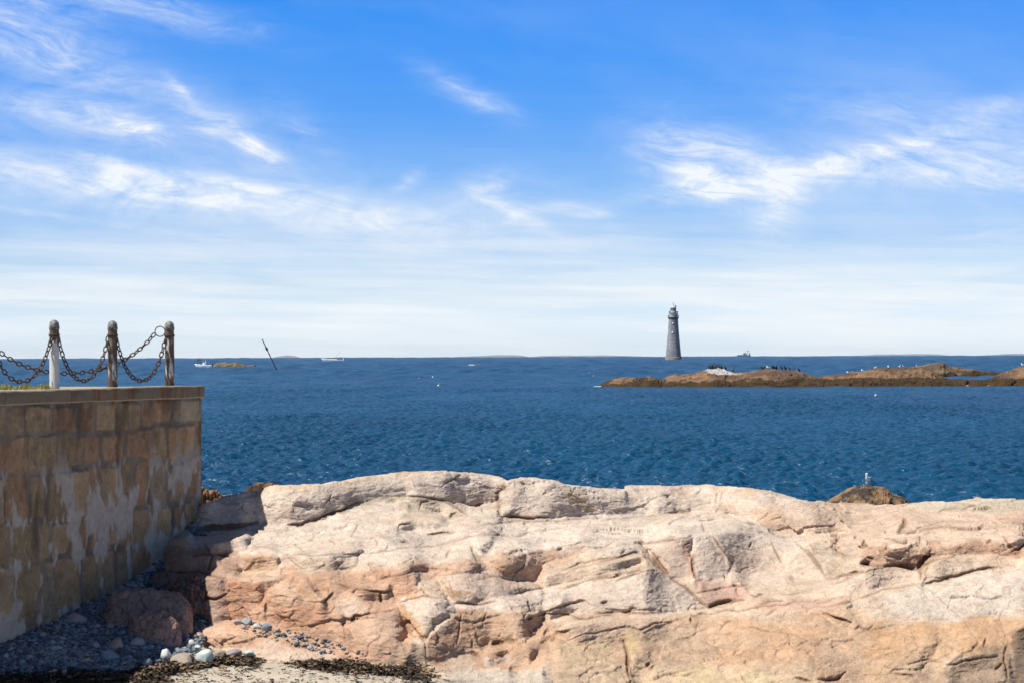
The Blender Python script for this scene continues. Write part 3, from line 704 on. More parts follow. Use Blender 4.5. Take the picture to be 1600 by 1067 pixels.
def build_ledge():
    x0, x1, y0, y1 = 190, 1720, 722, 1112
    gx = np.arange(x0, x1 + 1.0); gy = np.arange(y0, y1 + 1.0)
    PX, PY = np.meshgrid(gx, gy)
    u = (PX - 800) / F
    v = -(PY - 553 + 0.0033 * (PX - 800)) / F
    # default: gently rising slab with long undulations
    nz = fbm(np.stack([PX / 120, PY / 26, 0 * PX], -1), 3, 11)
    A = 0.05 * fbm(np.stack([PX / 90, PY / 30, 0 * PX + 4], -1), 3, 12)
    B = 0.055 + 0.10 * nz
    for poly, a, bt, bb in FAC:
        pa = np.array(poly)
        mk = in_poly(PX, PY, poly)
        t = np.clip((PY - pa[:, 1].min()) / (np.ptp(pa[:, 1]) + 1e-6), 0, 1)
        # position between the outline's own top and bottom in each column
        ys = np.where(mk, PY, np.nan)
        with np.errstate(all='ignore'):
            import warnings
            with warnings.catch_warnings():
                warnings.simplefilter('ignore')
                tp, bt_ = np.nanmin(ys, 0), np.nanmax(ys, 0)
        tt = np.clip((PY - tp) / (bt_ - tp + 1), 0, 1)
        tt = np.where(np.isfinite(tt), tt, t)
        A = np.where(mk, a * 1.5, A)
        B = np.where(mk, (bt + (bb - bt) * tt ** 1.3) * (1.0 + 0.85 * np.clip((bt + (bb - bt) * tt - .5) / .7, 0, 1)), B)
    # below the foot of the ledge on the beach: steep, so that it dives under the sand
    foot_line = [(190, 960), (300, 975), (318, 1002), (330, 1012), (400, 1028), (500, 1037), (560, 1042), (660, 1046), (720, 1064), (760, 1120)]
    fl = np.interp(PX, [p[0] for p in foot_line], [p[1] for p in foot_line], right=2000)
    B = np.where(PY > fl, 2.5, B)
    A, B = gblur(A, 0.6), gblur(B, 0.6)
    den = v - A * u - B
    den = np.minimum(den, -0.06)
    gv = -1 / den / F          # dL per px upward
    gu = A / den / F           # dL per px to the right
    gy_ = -gv                  # dL per px downward
    # scale the slopes so that every column spans its real depth from the foot to the crest
    ccx = np.array([c[0] for c in CREST], float); ccy = np.array([c[1] for c in CREST], float)
    ycr = np.interp(gx, ccx, ccy); ybt = np.minimum(np.interp(gx, [p[0] for p in foot_line], [p[1] for p in foot_line], right=1067), 1067)
    Dc = np.interp(gx, [190, 330, 404, 600, 800, 1000, 1230, 1450, 1600], [42.0, 42.1, 42.35, 43.2, 43.9, 44.4, 44.9, 45.3, 45.6])
    Db = np.array([beach_depth(x, y) if x < 720 else 0 for x, y in zip(gx, ybt)])
    Db = np.where(gx < 720, Db, np.interp(gx, [720, 1700], [float(Db[int(719 - x0)]), 37.0]))
    inside = (PY >= ycr[None]) & (PY <= ybt[None])
    wt = np.clip((0.75 - B) / 0.6, 0.04, 1)
    ratio = 1 + (np.log(Dc / Db) - (gv * inside).sum(0)) / (gv * wt * inside).sum(0)
    ratio = np.clip(gblur(np.repeat(ratio[None], 3, 0), 9)[1], 0.4, 2.2)
    print('slope ratio', np.round(ratio[::150], 2))
    gv = gv * (1 + (ratio[None] - 1) * wt); gy_ = -gv
    # Poisson: least-squares surface with these slopes
    H, Wd = PX.shape
    div = np.zeros((H, Wd))
    WX = 0.08
    hx = WX * 0.5 * (gu[:, 1:] + gu[:, :-1]); hy = 0.5 * (gy_[1:] + gy_[:-1])
    div[:, :-1] += hx; div[:, 1:] -= hx
    div[:-1] += hy; div[1:] -= hy
    E = np.concatenate([div, div[::-1]], 0); E = np.concatenate([E, E[:, ::-1]], 1)
    Ff = np.fft.rfft2(E)
    ky = 2 * np.cos(2 * np.pi * np.arange(2 * H) / (2 * H)) - 2
    kx = 2 * np.cos(2 * np.pi * np.arange(Ff.shape[1]) / (2 * Wd)) - 2
    K = ky[:, None] + WX * kx[None]; K[0, 0] = 1
    Ff /= K; Ff[0, 0] = 0
    L = np.fft.irfft2(Ff, s=E.shape)[:H, :Wd]
    # tie it to the place: known depths
    anch = [(404, 768, 42.35), (404, 768, 42.35), (312, 792, 42.05), (600, 742, 43.2), (800, 752, 43.9), (1000, 760, 44.4), (1230, 775, 44.9), (1450, 783, 45.3), (1600, 783, 45.6), (1700, 787, 45.7),
            (1590, 1060, 37.0), (1200, 1060, 36.9), (900, 1060, 36.8)]
    for (x, y) in [(330, 1012), (400, 1028), (500, 1037), (560, 1042), (660, 1046)]:
        anch.append((x, y, float(beach_depth(x, y)) ))
    def basis(x, y):
        p = (np.asarray(x, float) - 900) / 700; q = (np.asarray(y, float) - 900) / 170
        return np.stack([p * 0 + 1, p, p * p, p ** 3, p ** 4], -1)
    ax = np.array([a[0] for a in anch]); ay = np.array([a[1] for a in anch]); ad = np.array([a[2] for a in anch])
    La = L[(ay - y0).astype(int), (ax - x0).astype(int)]
    Bm = basis(ax, ay)
    reg = np.diag([0, .001, .01, .01, .01])
    co = np.linalg.solve(Bm.T @ Bm + reg, Bm.T @ (np.log(ad) - La))
    L = L + basis(PX, PY) @ co
    print('anchor residuals (m):', np.round((np.exp(La + Bm @ co) - ad), 2), flush=True)
    # open joints
    wob = fbm(np.stack([PX / 26, PY / 26, 0 * PX], -1), 3, 21, 0.5) * 3.4
    stain = np.zeros_like(L); groove = np.zeros_like(L); core = np.zeros_like(L)
    for pl, w, dep in CRACKS:
        p = np.array(pl)
        sx = slice(max(0, int(p[:, 0].min() - x0 - 24)), int(p[:, 0].max() - x0 + 25)); sy = slice(max(0, int(p[:, 1].min() - y0 - 24)), int(p[:, 1].max() - y0 + 25))
        d, tp_ = dist_line(PX[sy, sx] + wob[sy, sx], PY[sy, sx] + wob[sy, sx], pl)
        w = w * (0.35 + 0.50 * tp_ + 0.45 * wob[sy, sx] / 3); dep = dep * (0.35 + 0.65 * tp_)
        L[sy, sx] += np.minimum(dep, .3) * .22 / 42 * np.exp(-(d / np.maximum(w, 1.5)) ** 2)
        core[sy, sx] = np.maximum(core[sy, sx], np.exp(-(d / np.maximum(w * .75, .8)) ** 2) * np.minimum(1, dep * 7))
        groove[sy, sx] = np.maximum(groove[sy, sx], np.minimum(dep, .35) * np.exp(-(d / np.maximum(w, 1.0)) ** 2))
        stain[sy, sx] = np.maximum(stain[sy, sx], np.exp(-(d / (w * 2.6)) ** 2) * np.minimum(1, dep * 5))
    L = gblur(L, 0.6)
    # colour
    C = np.broadcast_to(s2l((232, 204, 174)), PX.shape + (3,)).copy()
    cn = 1.3 * fbm(np.stack([PX / 30, PY / 14, 0 * PX + 7], -1), 4, 23, 0.65)
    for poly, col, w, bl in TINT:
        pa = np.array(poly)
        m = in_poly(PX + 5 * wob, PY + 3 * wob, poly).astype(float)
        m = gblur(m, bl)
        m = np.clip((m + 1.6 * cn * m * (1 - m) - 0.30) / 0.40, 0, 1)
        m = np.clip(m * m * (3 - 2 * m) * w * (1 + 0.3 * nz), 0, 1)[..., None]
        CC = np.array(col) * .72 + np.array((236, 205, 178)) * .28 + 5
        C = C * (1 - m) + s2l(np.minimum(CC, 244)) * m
    C = C * (1 - .62 * core[..., None]) + .62 * core[..., None] * s2l((104, 74, 52))
    # mesh rows from below the frame to the crest
    cx = np.array([c[0] for c in CREST], float); cy = np.array([c[1] for c in CREST], float)
    xs = np.arange(x0 + 2, x1 - 2, 1.15)
    yc = np.interp(xs, cx, cy) + 0.7 * fbm(np.stack([xs / 14, 0 * xs, 0 * xs], -1), 3, 33)
    NR = 620
    t = np.linspace(0, 1, NR)
    ym = (y1 - 3) + (yc[None] - (y1 - 3)) * t[:, None]
    xm = np.broadcast_to(xs[None], ym.shape)
    def samp(G):
        fx = xm - x0; fy = ym - y0
        ix = np.clip(fx.astype(int), 0, Wd - 2); iy = np.clip(fy.astype(int), 0, H - 2)
        tx = (fx - ix); ty = (fy - iy)
        if G.ndim == 3: tx, ty = tx[..., None], ty[..., None]
        return (G[iy, ix] * (1 - tx) + G[iy, ix + 1] * tx) * (1 - ty) + (G[iy + 1, ix] * (1 - tx) + G[iy + 1, ix + 1] * tx) * ty
    Dm = np.exp(samp(L)); Cm = samp(C); St = samp(stain); Gr = samp(groove)
    P = at(xm, ym, Dm)
    def extend(G): return np.concatenate([G, G[:, -2:-702:-2]], 1)
    Pm = P[:, -2:-702:-2].copy(); Pm[..., 0] = 2 * P[:, -1:, 0] - Pm[..., 0]
    P = np.concatenate([P, Pm], 1); Cm, St, Gr = extend(Cm), extend(St), extend(Gr)
    # rounded back of the ledge falling to the sea
    back = []
    top = P[-1]
    for k, s in enumerate(np.linspace(0.05, 1, 26)):
        q = top.copy()
        q[:, 1] += 7.5 * s
        q[:, 0] *= 1 + 7.5 * s / top[:, 1]
        q[:, 2] = top[:, 2] - (top[:, 2] + 1.2) * (0.03 * s + 0.97 * s ** 1.5) - 0.11 * s
        back.append(q)
    P = np.concatenate([P, np.array(back)], 0)
    nb = len(back)
    Cm = np.concatenate([Cm, np.repeat(Cm[-1:], nb, 0)], 0); St = np.concatenate([St, np.repeat(St[-1:] * 0, nb, 0)], 0)
    # skirt below the frame
    low = P[0].copy(); low[:, 2] -= 1.2; low[:, 1] -= 0.5
    P = np.concatenate([low[None], P], 0); Cm = np.concatenate([Cm[:1], Cm], 0); St = np.concatenate([St[:1] * 0, St], 0)

    def normals(P):
        du = np.gradient(P, axis=1); dv = np.gradient(P, axis=0)
        n = np.cross(du, dv)
        n /= np.linalg.norm(n, axis=-1, keepdims=True) + 1e-9
        return np.where(n[..., 2:] < 0, n, n) if n[..., 2].mean() > 0 else -n
    N = normals(P)
    N = np.stack([gblur(N[..., k], 2.0) for k in range(3)], -1)
    N /= np.linalg.norm(N, axis=-1, keepdims=True) + 1e-9
    # broken stone, first the large breaks: facets, open joints, layering
    sh = np.array([[1, -.12, .3], [.05, .9, -.2], [-.1, .1, 2.2]])
    jag = gblur(in_poly(PX, PY, [(1290, 830), (1430, 815), (1470, 850), (1460, 880), (1340, 884), (1290, 868)]).astype(float), 8)
    jg = np.zeros(P.shape[:2]); jg[1:1 + NR] = extend(samp(jag))
    grv = np.zeros(P.shape[:2]); grv[1:1 + NR] = Gr
    Q = P @ sh.T
    Qw = Q + 0.22 * np.stack([fbm(Q * 1.3 + k * 31, 3, 40 + k) for k in range(3)], -1)
    F1, F2, tl, cr = voronoi(Qw * 0.95, 50)
    rough = 0.55 + 0.45 * np.clip(fbm(P * 0.5, 2, 70) * 2 + .2, -1, 1)
    crk = np.exp(-((F2 - F1) / 0.03) ** 2) * (cr > 0.15)
    disp = 0.030 * tl * (0.5 + rough) + 0.02 * fbm(P * np.array([.9, .9, 1.5]), 2, 80) - 0.13 * grv - 0.004 * crk
    edge = np.ones(P.shape[0]); edge[0] = 0
    P = P + N * (disp * edge[:, None])[..., None]
    # spread the rows evenly over what they now cover
    top_n = 1 + NR
    seg = np.sqrt(np.diff(P[:top_n, :, 2], axis=0) ** 2 + (0.16 * np.diff(P[:top_n, :, 1], axis=0)) ** 2) + 1e-5
    seg = blur_x(gblur(seg, 1.0), 14)
    acc = np.concatenate([np.zeros((1, seg.shape[1])), np.cumsum(seg, 0)], 0); acc /= acc[-1:]
    NR2 = 560
    tt = np.linspace(0, 1, NR2)
    pack = np.concatenate([P, Cm, St[..., None], crk[..., None], jg[..., None], rough[..., None], cr[..., None]], -1)
    new = np.empty((NR2, pack.shape[1], pack.shape[2]))
    rr = np.arange(top_n)
    for c in range(pack.shape[1]):
        f = np.interp(tt, acc[:, c], rr); i = np.minimum(f.astype(int), top_n - 2); w_ = (f - i)[:, None]
        new[:, c] = pack[i, c] * (1 - w_) + pack[i + 1, c] * w_
    pack = np.concatenate([new, pack[top_n:]], 0)
    P, Cm, St, crk, jg, rough = pack[..., :3].copy(), pack[..., 3:6], pack[..., 6], pack[..., 7], pack[..., 8], pack[..., 9]
    crt = pack[..., 10]
    # then the small ones, on the new faces
    N = normals(P)
    N = np.stack([gblur(N[..., k], 1.2) for k in range(3)], -1)
    N /= np.linalg.norm(N, axis=-1, keepdims=True) + 1e-9
    row = gblur(np.minimum(np.linalg.norm(np.gradient(P, axis=0), axis=-1), 1.0), 1.0)
    def vis(lam): return np.clip(lam / (2.0 * row) - 0.3, 0, 1)
    def fbv(q, lam0, octv, seed, gain=0.5):
        t, a_, w_ = 0.0, 1.0, 0.0
        for k_ in range(octv):
            t = t + a_ * vnoise(q * 2.03 ** k_ + 17.3 * k_, seed + k_) * vis(lam0 / 2.03 ** k_); w_ += a_; a_ *= gain
        return t / w_
    Q = P @ sh.T
    G1, G2, tl2, cr2 = voronoi((Q + 0.10 * np.stack([fbm(Q * 3 + k * 31, 2, 44 + k) for k in range(3)], -1)) * 3.1 + 5, 60)
    crk2 = np.exp(-((G2 - G1) / 0.05) ** 2) * (cr2 > 0.3) * (rough + jg) * vis(.2)
    lay = fbv(np.stack([P[..., 0] * .7, P[..., 1] * .5, (P[..., 2] - .1 * P[..., 0] - .08 * P[..., 1]) * 9], -1), .5, 3, 88)
    H1, H2, tl3, cr3 = voronoi((Q + 0.05 * np.stack([fbm(Q * 6 + k * 31, 2, 48 + k) for k in range(3)], -1)) * 8.0 + 11, 64)
    hair = np.exp(-((G2 - G1) / 0.022) ** 2) * np.clip(fbm(P * 1.1 + 70, 3, 66) * 3 + .15, 0, 1)
    disp = 0.010 * tl3 * vis(.2) + 0.030 * tl2 * (rough * .8 + 1.6 * jg) * vis(.5) - 0.005 * crk2 + 0.012 * lay
    disp += 0.012 * fbv(P * np.array([2.4, 2.4, 4.0]), .8, 2, 82) + 0.013 * fbv(P * np.array([6, 6, 9]), .3, 4, 84, 0.6)
    edge = np.ones(P.shape[0]); edge[0] = 0
    P = P + N * (disp * edge[:, None])[..., None]
    crk = np.clip(crk + 0.5 * crk2, 0, 1)
    # weathering of the colour: mottling, rusty bleeding by joints, grey lichen
    big = fbm(P * 0.8, 4, 100)[..., None]; med = fbm(P * 3.4, 4, 101)[..., None]; fin = fbm(P * 16, 3, 102)[..., None]
    Cm = Cm * (1 + 0.12 * big + 0.17 * med + 0.20 * fin + 0.05 * crt[..., None] + 0.055 * cr2[..., None] + 0.05 * cr3[..., None])
    rust = np.clip(fbm(P * np.array([1.3, 1.3, 2.2]), 4, 103) * 2.4 - 0.55, 0, 1)[..., None]
    Cm = Cm * (1 - 0.30 * rust) + 0.30 * rust * s2l((206, 150, 100))
    grey = np.clip(fbm(P * np.array([1.6, 1.6, 1.6]) + 50, 4, 104) * 2.4 - 0.6, 0, 1)[..., None]
    Cm = Cm * (1 - 0.16 * grey) + 0.16 * grey * s2l((186, 172, 152))
    lich = np.clip(fbm(P * 7 + 9, 4, 105) * 3 - 1.15, 0, 1)[..., None]
    Cm = Cm * (1 - 0.4 * lich) + 0.4 * lich * s2l((150, 140, 118))
    js = np.clip(St + 0.35 * crk + 0.8 * hair, 0, 1)[..., None]
    Cm = Cm * (1 - 0.42 * js) + 0.42 * js * s2l((150, 104, 66))
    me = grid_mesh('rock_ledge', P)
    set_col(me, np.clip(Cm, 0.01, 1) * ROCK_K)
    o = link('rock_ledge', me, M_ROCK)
    tag(o, kind='structure')
    return P


ROCK_K = np.array((0.590, 0.600, 0.622))
M_ROCK = mat_basic('pink_granite', (1, 1, 1), 0.90, 0.08, 2.5, 0.012, 30, attr=True, speck=0.44, sscale=44)
LEDGE = build_ledge()


# ------------------------------------------------------------------ retaining wall
def wall_xyz(sd, out, z):
    """sd metres along the face from the corner toward the camera, out metres out of the face"""
    X = CORNER[0] - WDIR[0] * sd + WNRM[0] * out
    Y = CORNER[1] - WDIR[1] * sd + WNRM[1] * out
    return np.stack([X, Y, z + 0 * X], -1)


def build_wall():
    root = empty('stone_wall', (float(CORNER[0]), float(CORNER[1]), 0))
    tag(root, 'tall wall of tan granite blocks with pale smeared mortar', 'retaining wall')
    base = Vector(root.location)
    m = mat_basic('wall_granite', (1, 1, 1), 0.9, 0.16, 5.0, 0.006, 55, attr=True, speck=0.14, sscale=110)
    SL, ZB, ZT = 9.4, 0.1, WTOP - 0.20
    sd = np.arange(-0.0, SL, 0.014); zz = np.arange(ZB, ZT + .001, 0.014)
    s2, z2 = np.meshgrid(sd, zz)
    P3 = np.stack([s2, 0 * s2, z2], -1)
    wx = s2 + 0.13 * fbm(P3 * 1.5, 4, 201) ; wz = z2 + 0.12 * fbm(P3 * np.array([.9, 1, 1.5]) + 7, 4, 202) * np.clip((ZT - z2) / .5, 0, 1)
    hs = [.44, .52, .74, .60, .80, .66, .78, .6]
    edges = ZT - np.concatenate([[0], np.cumsum(hs)])
    d_edge = np.full(s2.shape, 9.0); cell = np.zeros(s2.shape, int); cv = np.zeros(s2.shape)
    r = np.random.default_rng(5)
    nid = 0
    for k in range(len(hs)):
        zt, zb = edges[k], edges[k + 1]
        row = (wz <= zt) & (wz > zb)
        x = -r.uniform(0, .3) if k else -0.01
        xs = [x]
        while xs[-1] < SL + 1: xs.append(xs[-1] + r.uniform(.5, 1.15) * (1.0 if k < 2 else 0.66))
        for x0, x1 in zip(xs[:-1], xs[1:]):
            c = row & (wx >= x0) & (wx < x1)
            tilt = r.uniform(-.12, .12)
            dx = np.minimum(wx - x0 + tilt * (wz - zb), x1 - wx - tilt * (wz - zb)); dz = np.minimum(wz - zb, zt - wz)
            rad = 0.10
            q = np.where((dx < rad) & (dz < rad), rad - np.hypot(rad - dx, rad - dz), np.minimum(dx, dz))
            d_edge = np.where(c, q, d_edge); cell = np.where(c, nid, cell); nid += 1
    jw = 0.014 + 0.034 * (fbm(P3 * 1.7 + 3, 3, 203) + .2)
    k = np.clip((d_edge - jw) / (0.045 + .05 * np.clip(fbm(P3 * 3 + 60, 3, 213), -.4, 1)), 0, 1); k = k * k * (3 - 2 * k)
    rc = r.uniform(-1, 1, (nid, 4))
    tone = rc[cell]
    lx = fbm(P3 * np.array([2.2, 1, 2.2]) + tone[..., :1] * 9, 4, 205)
    out = -0.020 * (1 - k) + k * (0.016 * tone[..., 1] + 0.045 * lx) + 0.020 * fbm(P3 * 8, 5, 206)
    # lime-white mortar smeared over the joints and running down
    smear = fbm(P3 * np.array([2.4, 1, 1.2]) + 21, 5, 207, .6) + 0.35 * fbm(P3 * np.array([10, 1, 4]), 4, 208, .6)
    low = np.clip((ZT - 0.65 - z2) / 0.5, 0, 1)
    sm = np.clip((smear * 1.5 + 0.55 * (1 - np.clip(d_edge / 0.22, 0, 1)) - 0.40 + 0.14 * low) / 0.26, 0, 1) * (0.10 + 0.90 * low)
    out = out * (1 - 0.55 * sm) + 0.55 * sm * 0.004
    tan = s2l((192, 166, 130)); C = np.broadcast_to(tan, s2.shape + (3,)).copy()
    C = C * (1 + 0.16 * tone[..., 2:3]); 
    C = np.where((tone[..., 3:4] > 0.45), C * 0.6 + 0.4 * s2l((196, 142, 110)), C)
    C = np.where((tone[..., 3:4] < -0.55), C * 0.6 + 0.4 * s2l((178, 172, 158)), C)
    C = C * (1 + 0.30 * lx[..., None] + 0.30 * fbm(P3 * 8, 4, 209, .6)[..., None] + 0.2 * fbm(P3 * 30, 2, 215)[..., None])
    C = C * k[..., None] + (1 - k[..., None]) * s2l((150, 138, 124)) * (1 + .6 * fbm(P3 * 2.1, 3, 214)[..., None])
    C = C * (1 - sm[..., None]) + sm[..., None] * s2l((224, 216, 204)) * (0.92 + .15 * fbm(P3 * 14, 2, 210)[..., None])
    dk = np.clip(fbm(P3 * np.array([3.2, 1, 0.8]) + 40, 4, 211) * 3 - 0.85, 0, 1)[..., None] * (1 - .7 * sm[..., None])
    C = C * (1 - .65 * dk) + .65 * dk * s2l((84, 68, 48))
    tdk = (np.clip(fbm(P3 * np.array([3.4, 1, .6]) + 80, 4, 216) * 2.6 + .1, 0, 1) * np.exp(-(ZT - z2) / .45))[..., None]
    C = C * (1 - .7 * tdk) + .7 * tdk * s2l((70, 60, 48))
    rust = 0
    for (sx, wd, ln) in RUST:
        rust = rust + np.exp(-((s2 - sx) / wd) ** 2) * np.clip(1 - (ZT - z2) / ln, 0, 1)
    rust = np.clip(rust * (0.7 + fbm(P3 * np.array([12, 1, 3]), 3, 212)), 0, 1)[..., None]
    C = C * (1 - .8 * rust) + .8 * rust * s2l((134, 86, 36))
    bat = 0.045 * (ZT - z2) / ZT
    P = wall_xyz(s2, out - bat, z2) - np.array(base)
    me = grid_mesh('wall_face', P)
    set_col(me, np.clip(C, .01, 1) * 0.56)
    link('block_facing', me, m, root)
    # the end of the wall, turned back from the corner, and the fill behind
    e = np.linspace(0, 6, 80)
    ee, ze = np.meshgrid(e, zz[::6])
    ret = np.array([-1.0, 0.22])
    Pe = np.stack([CORNER[0] + ret[0] * ee, CORNER[1] + ret[1] * ee + 0.02 * fbm(np.stack([ee, ze, ze * 0], -1) * 3, 3, 9), ze + 0 * ee], -1) - np.array(base)
    me = grid_mesh('wall_end', Pe[:, ::-1])
    link('end_facing', me, mat_basic('wall_end_granite', tuple(s2l((176, 150, 118)) * .72), 0.9, .2, 4, .01, 30), root)
    # coping slabs
    cm = mat_basic('coping_stone', (1, 1, 1), 0.9, 0.14, 6, 0.004, 60, attr=True, speck=.12)
    sc = np.arange(-0.06, SL, 0.02)
    prof = [(-0.62, WTOP), (-0.25, WTOP + .004), (0.0, WTOP), (0.018, WTOP - .012), (0.026, WTOP - .03), (0.028, WTOP - .08), (0.028, WTOP - .13), (0.026, WTOP - .175), (0.022, WTOP - .195), (0.005, WTOP - .2), (-0.08, WTOP - .2)]
    prof = np.array(prof)
    tpr = np.linspace(0, len(prof) - 1, 50)
    po = np.interp(tpr, range(len(prof)), prof[:, 0]); pz = np.interp(tpr, range(len(prof)), prof[:, 1])
    S2, O2 = np.meshgrid(sc, po); _, Z2 = np.meshgrid(sc, pz)
    Pn = np.stack([S2, O2, Z2], -1)
    jt = np.exp(-(((S2 + 0.4) % 1.9 - 0.95) / 0.014) ** 2)
    nn = 0.020 * fbm(Pn * 4, 5, 220) - 0.012 * jt
    Pc = wall_xyz(S2, O2 + nn, Z2 + 0.5 * nn) - np.array(base)
    me = grid_mesh('coping', Pc[::-1])
    Cc = np.where((O2 > .012)[..., None], s2l((150, 134, 112)), s2l((200, 184, 158))) * (1 + .2 * fbm(Pn * 3, 4, 221) + .12 * fbm(Pn * 20, 2, 222))[..., None]  # front face coloured darker for its shade, sunlit top left pale
    Cc = Cc * (1 - .5 * jt[..., None])
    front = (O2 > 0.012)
    rust = 0
    for (sx, wd, ln) in RUST:
        rust = rust + np.exp(-((S2 - sx) / (wd * .8)) ** 2) * front
    rust = np.clip(rust * (0.75 + fbm(Pn * np.array([14, 1, 5]), 3, 223)), 0, 1)[..., None]
    Cc = Cc * (1 - .85 * rust) + .85 * rust * s2l((150, 92, 34))
    dk = np.clip(fbm(Pn * np.array([2.5, 1, 3]) + 4, 4, 224) * 3 - .8, 0, 1)[..., None] * front[..., None]
    Cc = Cc * (1 - .6 * dk) + .6 * dk * s2l((92, 78, 60))
    set_col(me, np.clip(Cc, .01, 1) * .58)
    link('coping', me, cm, root)
    # end cap of the coping
    bm = bmesh.new()
    vs = [bm.verts.new(Vector(wall_xyz(np.array(-0.06), np.array(o), np.array(z)).tolist()) - base) for o, z in prof]
    bm.faces.new(vs)
    me = bpy.data.meshes.new('coping_end'); bm.to_mesh(me); bm.free()
    link('coping_end', me, mat_basic('coping_end_stone', tuple(s2l((190, 172, 146)) * .72), .9, .15, 6, .004, 50), root)
    # level ground behind the wall
    bm = bmesh.new()
    a = wall_xyz(np.array([0.0, SL]), np.array([-0.5, -0.5]), np.array([WTOP - .015, WTOP - .015]))
    c2 = np.array([CORNER[0] - 14, CORNER[1] + ret[1] * 14, WTOP - .015])
    pts = [wall_xyz(np.array(-0.0), np.array(-.5), np.array(WTOP - .015)), a[1], a[1] + np.array([-9, -1, 0]), c2]
    top = [bm.verts.new(p) for p in pts]; bot = [bm.verts.new((p[0], p[1], p[2] - .3)) for p in pts]
    bm.faces.new(top)
    for i in range(4): bm.faces.new((top[i], bot[i], bot[(i + 1) % 4], top[(i + 1) % 4]))
    bmesh.ops.recalc_face_normals(bm, faces=bm.faces)
    me = bpy.data.meshes.new('terrace'); bm.to_mesh(me); bm.free()
    o = link('terrace_ground', me, mat_basic('terrace_gravel', (.36, .31, .22), .95, .3, 6, .01, 60))
    tag(o, kind='structure')


def face_s(x):
    D = wall_point(x)
    return (CORNER[1] - D) / WDIR[1]


RUST = [(face_s(x), w, l) for x, w, l in [(152, .05, .25), (145, .06, .12), (178, .09, .35), (200, .05, .12), (206, .05, .2), (252, .10, .22), (258, .06, .25), (272, .03, .15), (283, .04, .22), (308, .03, .5)]]
build_wall()


# ------------------------------------------------------------------ posts and chains
def lathe(prof, seg=24, noise=0.0, seed=0):
    a = np.linspace(0, 2 * np.pi, seg, endpoint=False)
    r = np.array([p[0] for p in prof])[:, None]; z = np.array([p[1] for p in prof])[:, None]
    P = np.stack([r * np.cos(a), r * np.sin(a), z + 0 * a], -1)
    if noise:
        n = fbm(P * np.array([9, 9, 3.0]) + seed, 4, 300)
        P[..., :2] *= (1 + noise * n)[..., None]
    return P


def lathe_obj(name, prof, mat, parent, seg=24, loc=None, noise=0.0, seed=0, smooth=True):
    me = grid_mesh(name, lathe(prof, seg, noise, seed), smooth, close_u=True)
    return link(name, me, mat, parent, loc)


def torus_pts(R, r, nu=20, nv=8, stretch=0.0):
    u = np.linspace(0, 2 * np.pi, nu, endpoint=False); v = np.linspace(0, 2 * np.pi, nv, endpoint=False)
    U, V = np.meshgrid(u, v, indexing='ij')
    x = (R + r * np.cos(V)) * np.cos(U); y = (R + r * np.cos(V)) * np.sin(U); z = r * np.sin(V)
    x = x + stretch * np.sign(np.cos(U)) * (np.abs(np.cos(U)) > 1e-3)
    P = np.stack([x, y, z], -1).reshape(-1, 3)
    i = np.arange(nu * nv).reshape(nu, nv)
    Q = np.stack([i, np.roll(i, -1, 0), np.roll(np.roll(i, -1, 0), -1, 1), np.roll(i, -1, 1)], -1).reshape(-1, 4)
    return P, Q


M_IRON = mat_basic('rusty_chain_iron', (.060, .045, .036), .75, .35, 14, .002, 160, metal=.25, col2=(.12, .062, .034))
M_CAP = mat_basic('weathered_metal_cap', (.10, .10, .095), .75, .5, 18, .004, 90, metal=.2, col2=(.24, .24, .22))


def wood_mat(name, paint):
    m = bpy.data.materials.new(name); m.use_nodes = True
    t = m.node_tree; b = t.nodes['Principled BSDF']; g = NB(t)
    tc = g.n('ShaderNodeTexCoord').outputs['Object']
    sp = g.n('ShaderNodeSeparateXYZ'); t.links.new(tc, sp.inputs[0])
    st = g.n('ShaderNodeMapping'); st.inputs['Scale'].default_value = (16, 16, 3.0); t.links.new(tc, st.inputs[0])
    nz = g.noise(st.outputs[0], 1.0, 6, .65)
    wood = g.ramp(nz, [(.3, (.045, .030, .022)), (.55, (.13, .088, .060)), (.75, (.26, .20, .15))])
    f = g.ramp(g.m('ADD', g.m('MULTIPLY', g.m('SUBTRACT', nz, .5), 1.2), g.ramp(sp.outputs[2], paint)), [(.47, 0.0), (.53, 1.0)])
    col = g.mix(f, wood, (.56, .56, .55, 1))
    t.links.new(col, b.inputs['Base Color']); b.inputs['Roughness'].default_value = .8
    bp = g.n('ShaderNodeBump'); bp.inputs['Distance'].default_value = .006
    t.links.new(nz, bp.inputs['Height']); t.links.new(bp.outputs[0], b.inputs['Normal'])
    return m


POSTS = []
def make_post(px, D, label, paint, seed):
    g = at(px, 600, D)
    loc = (float(g[0]), float(D), WTOP)
    p = empty('bollard_post', loc)
    tag(p, label, 'post', 'chained posts along the top of the wall')
    r = .077
    prof = [(0.001, -.02), (r * 1.02, -.02)] + [(r * (1.02 - .05 * t), .93 * t) for t in np.linspace(0, 1, 40)] + [(.001, .935)]
    lathe_obj('shaft', prof, wood_mat('post_wood_%d' % seed, paint), p, 28, noise=.045, seed=seed * 7.7)
    cap = [(r * .98, .905), (r * 1.06, .91), (r * 1.08, .94), (r * 1.02, .955), (r * 1.0, .97)] + [(r * 1.0 * math.cos(a), .97 + .085 * math.sin(a)) for a in np.linspace(.1, 1.55, 10)]
    lathe_obj('cap', cap, M_CAP, p, 28, noise=.02, seed=seed)
    prof = [(r * 1.01, .80), (r * 1.12, .80), (r * 1.12, .84), (r * 1.01, .84)]
    lathe_obj('iron_band', prof, M_IRON, p, 28)
    POSTS.append(np.array(loc))
    return p


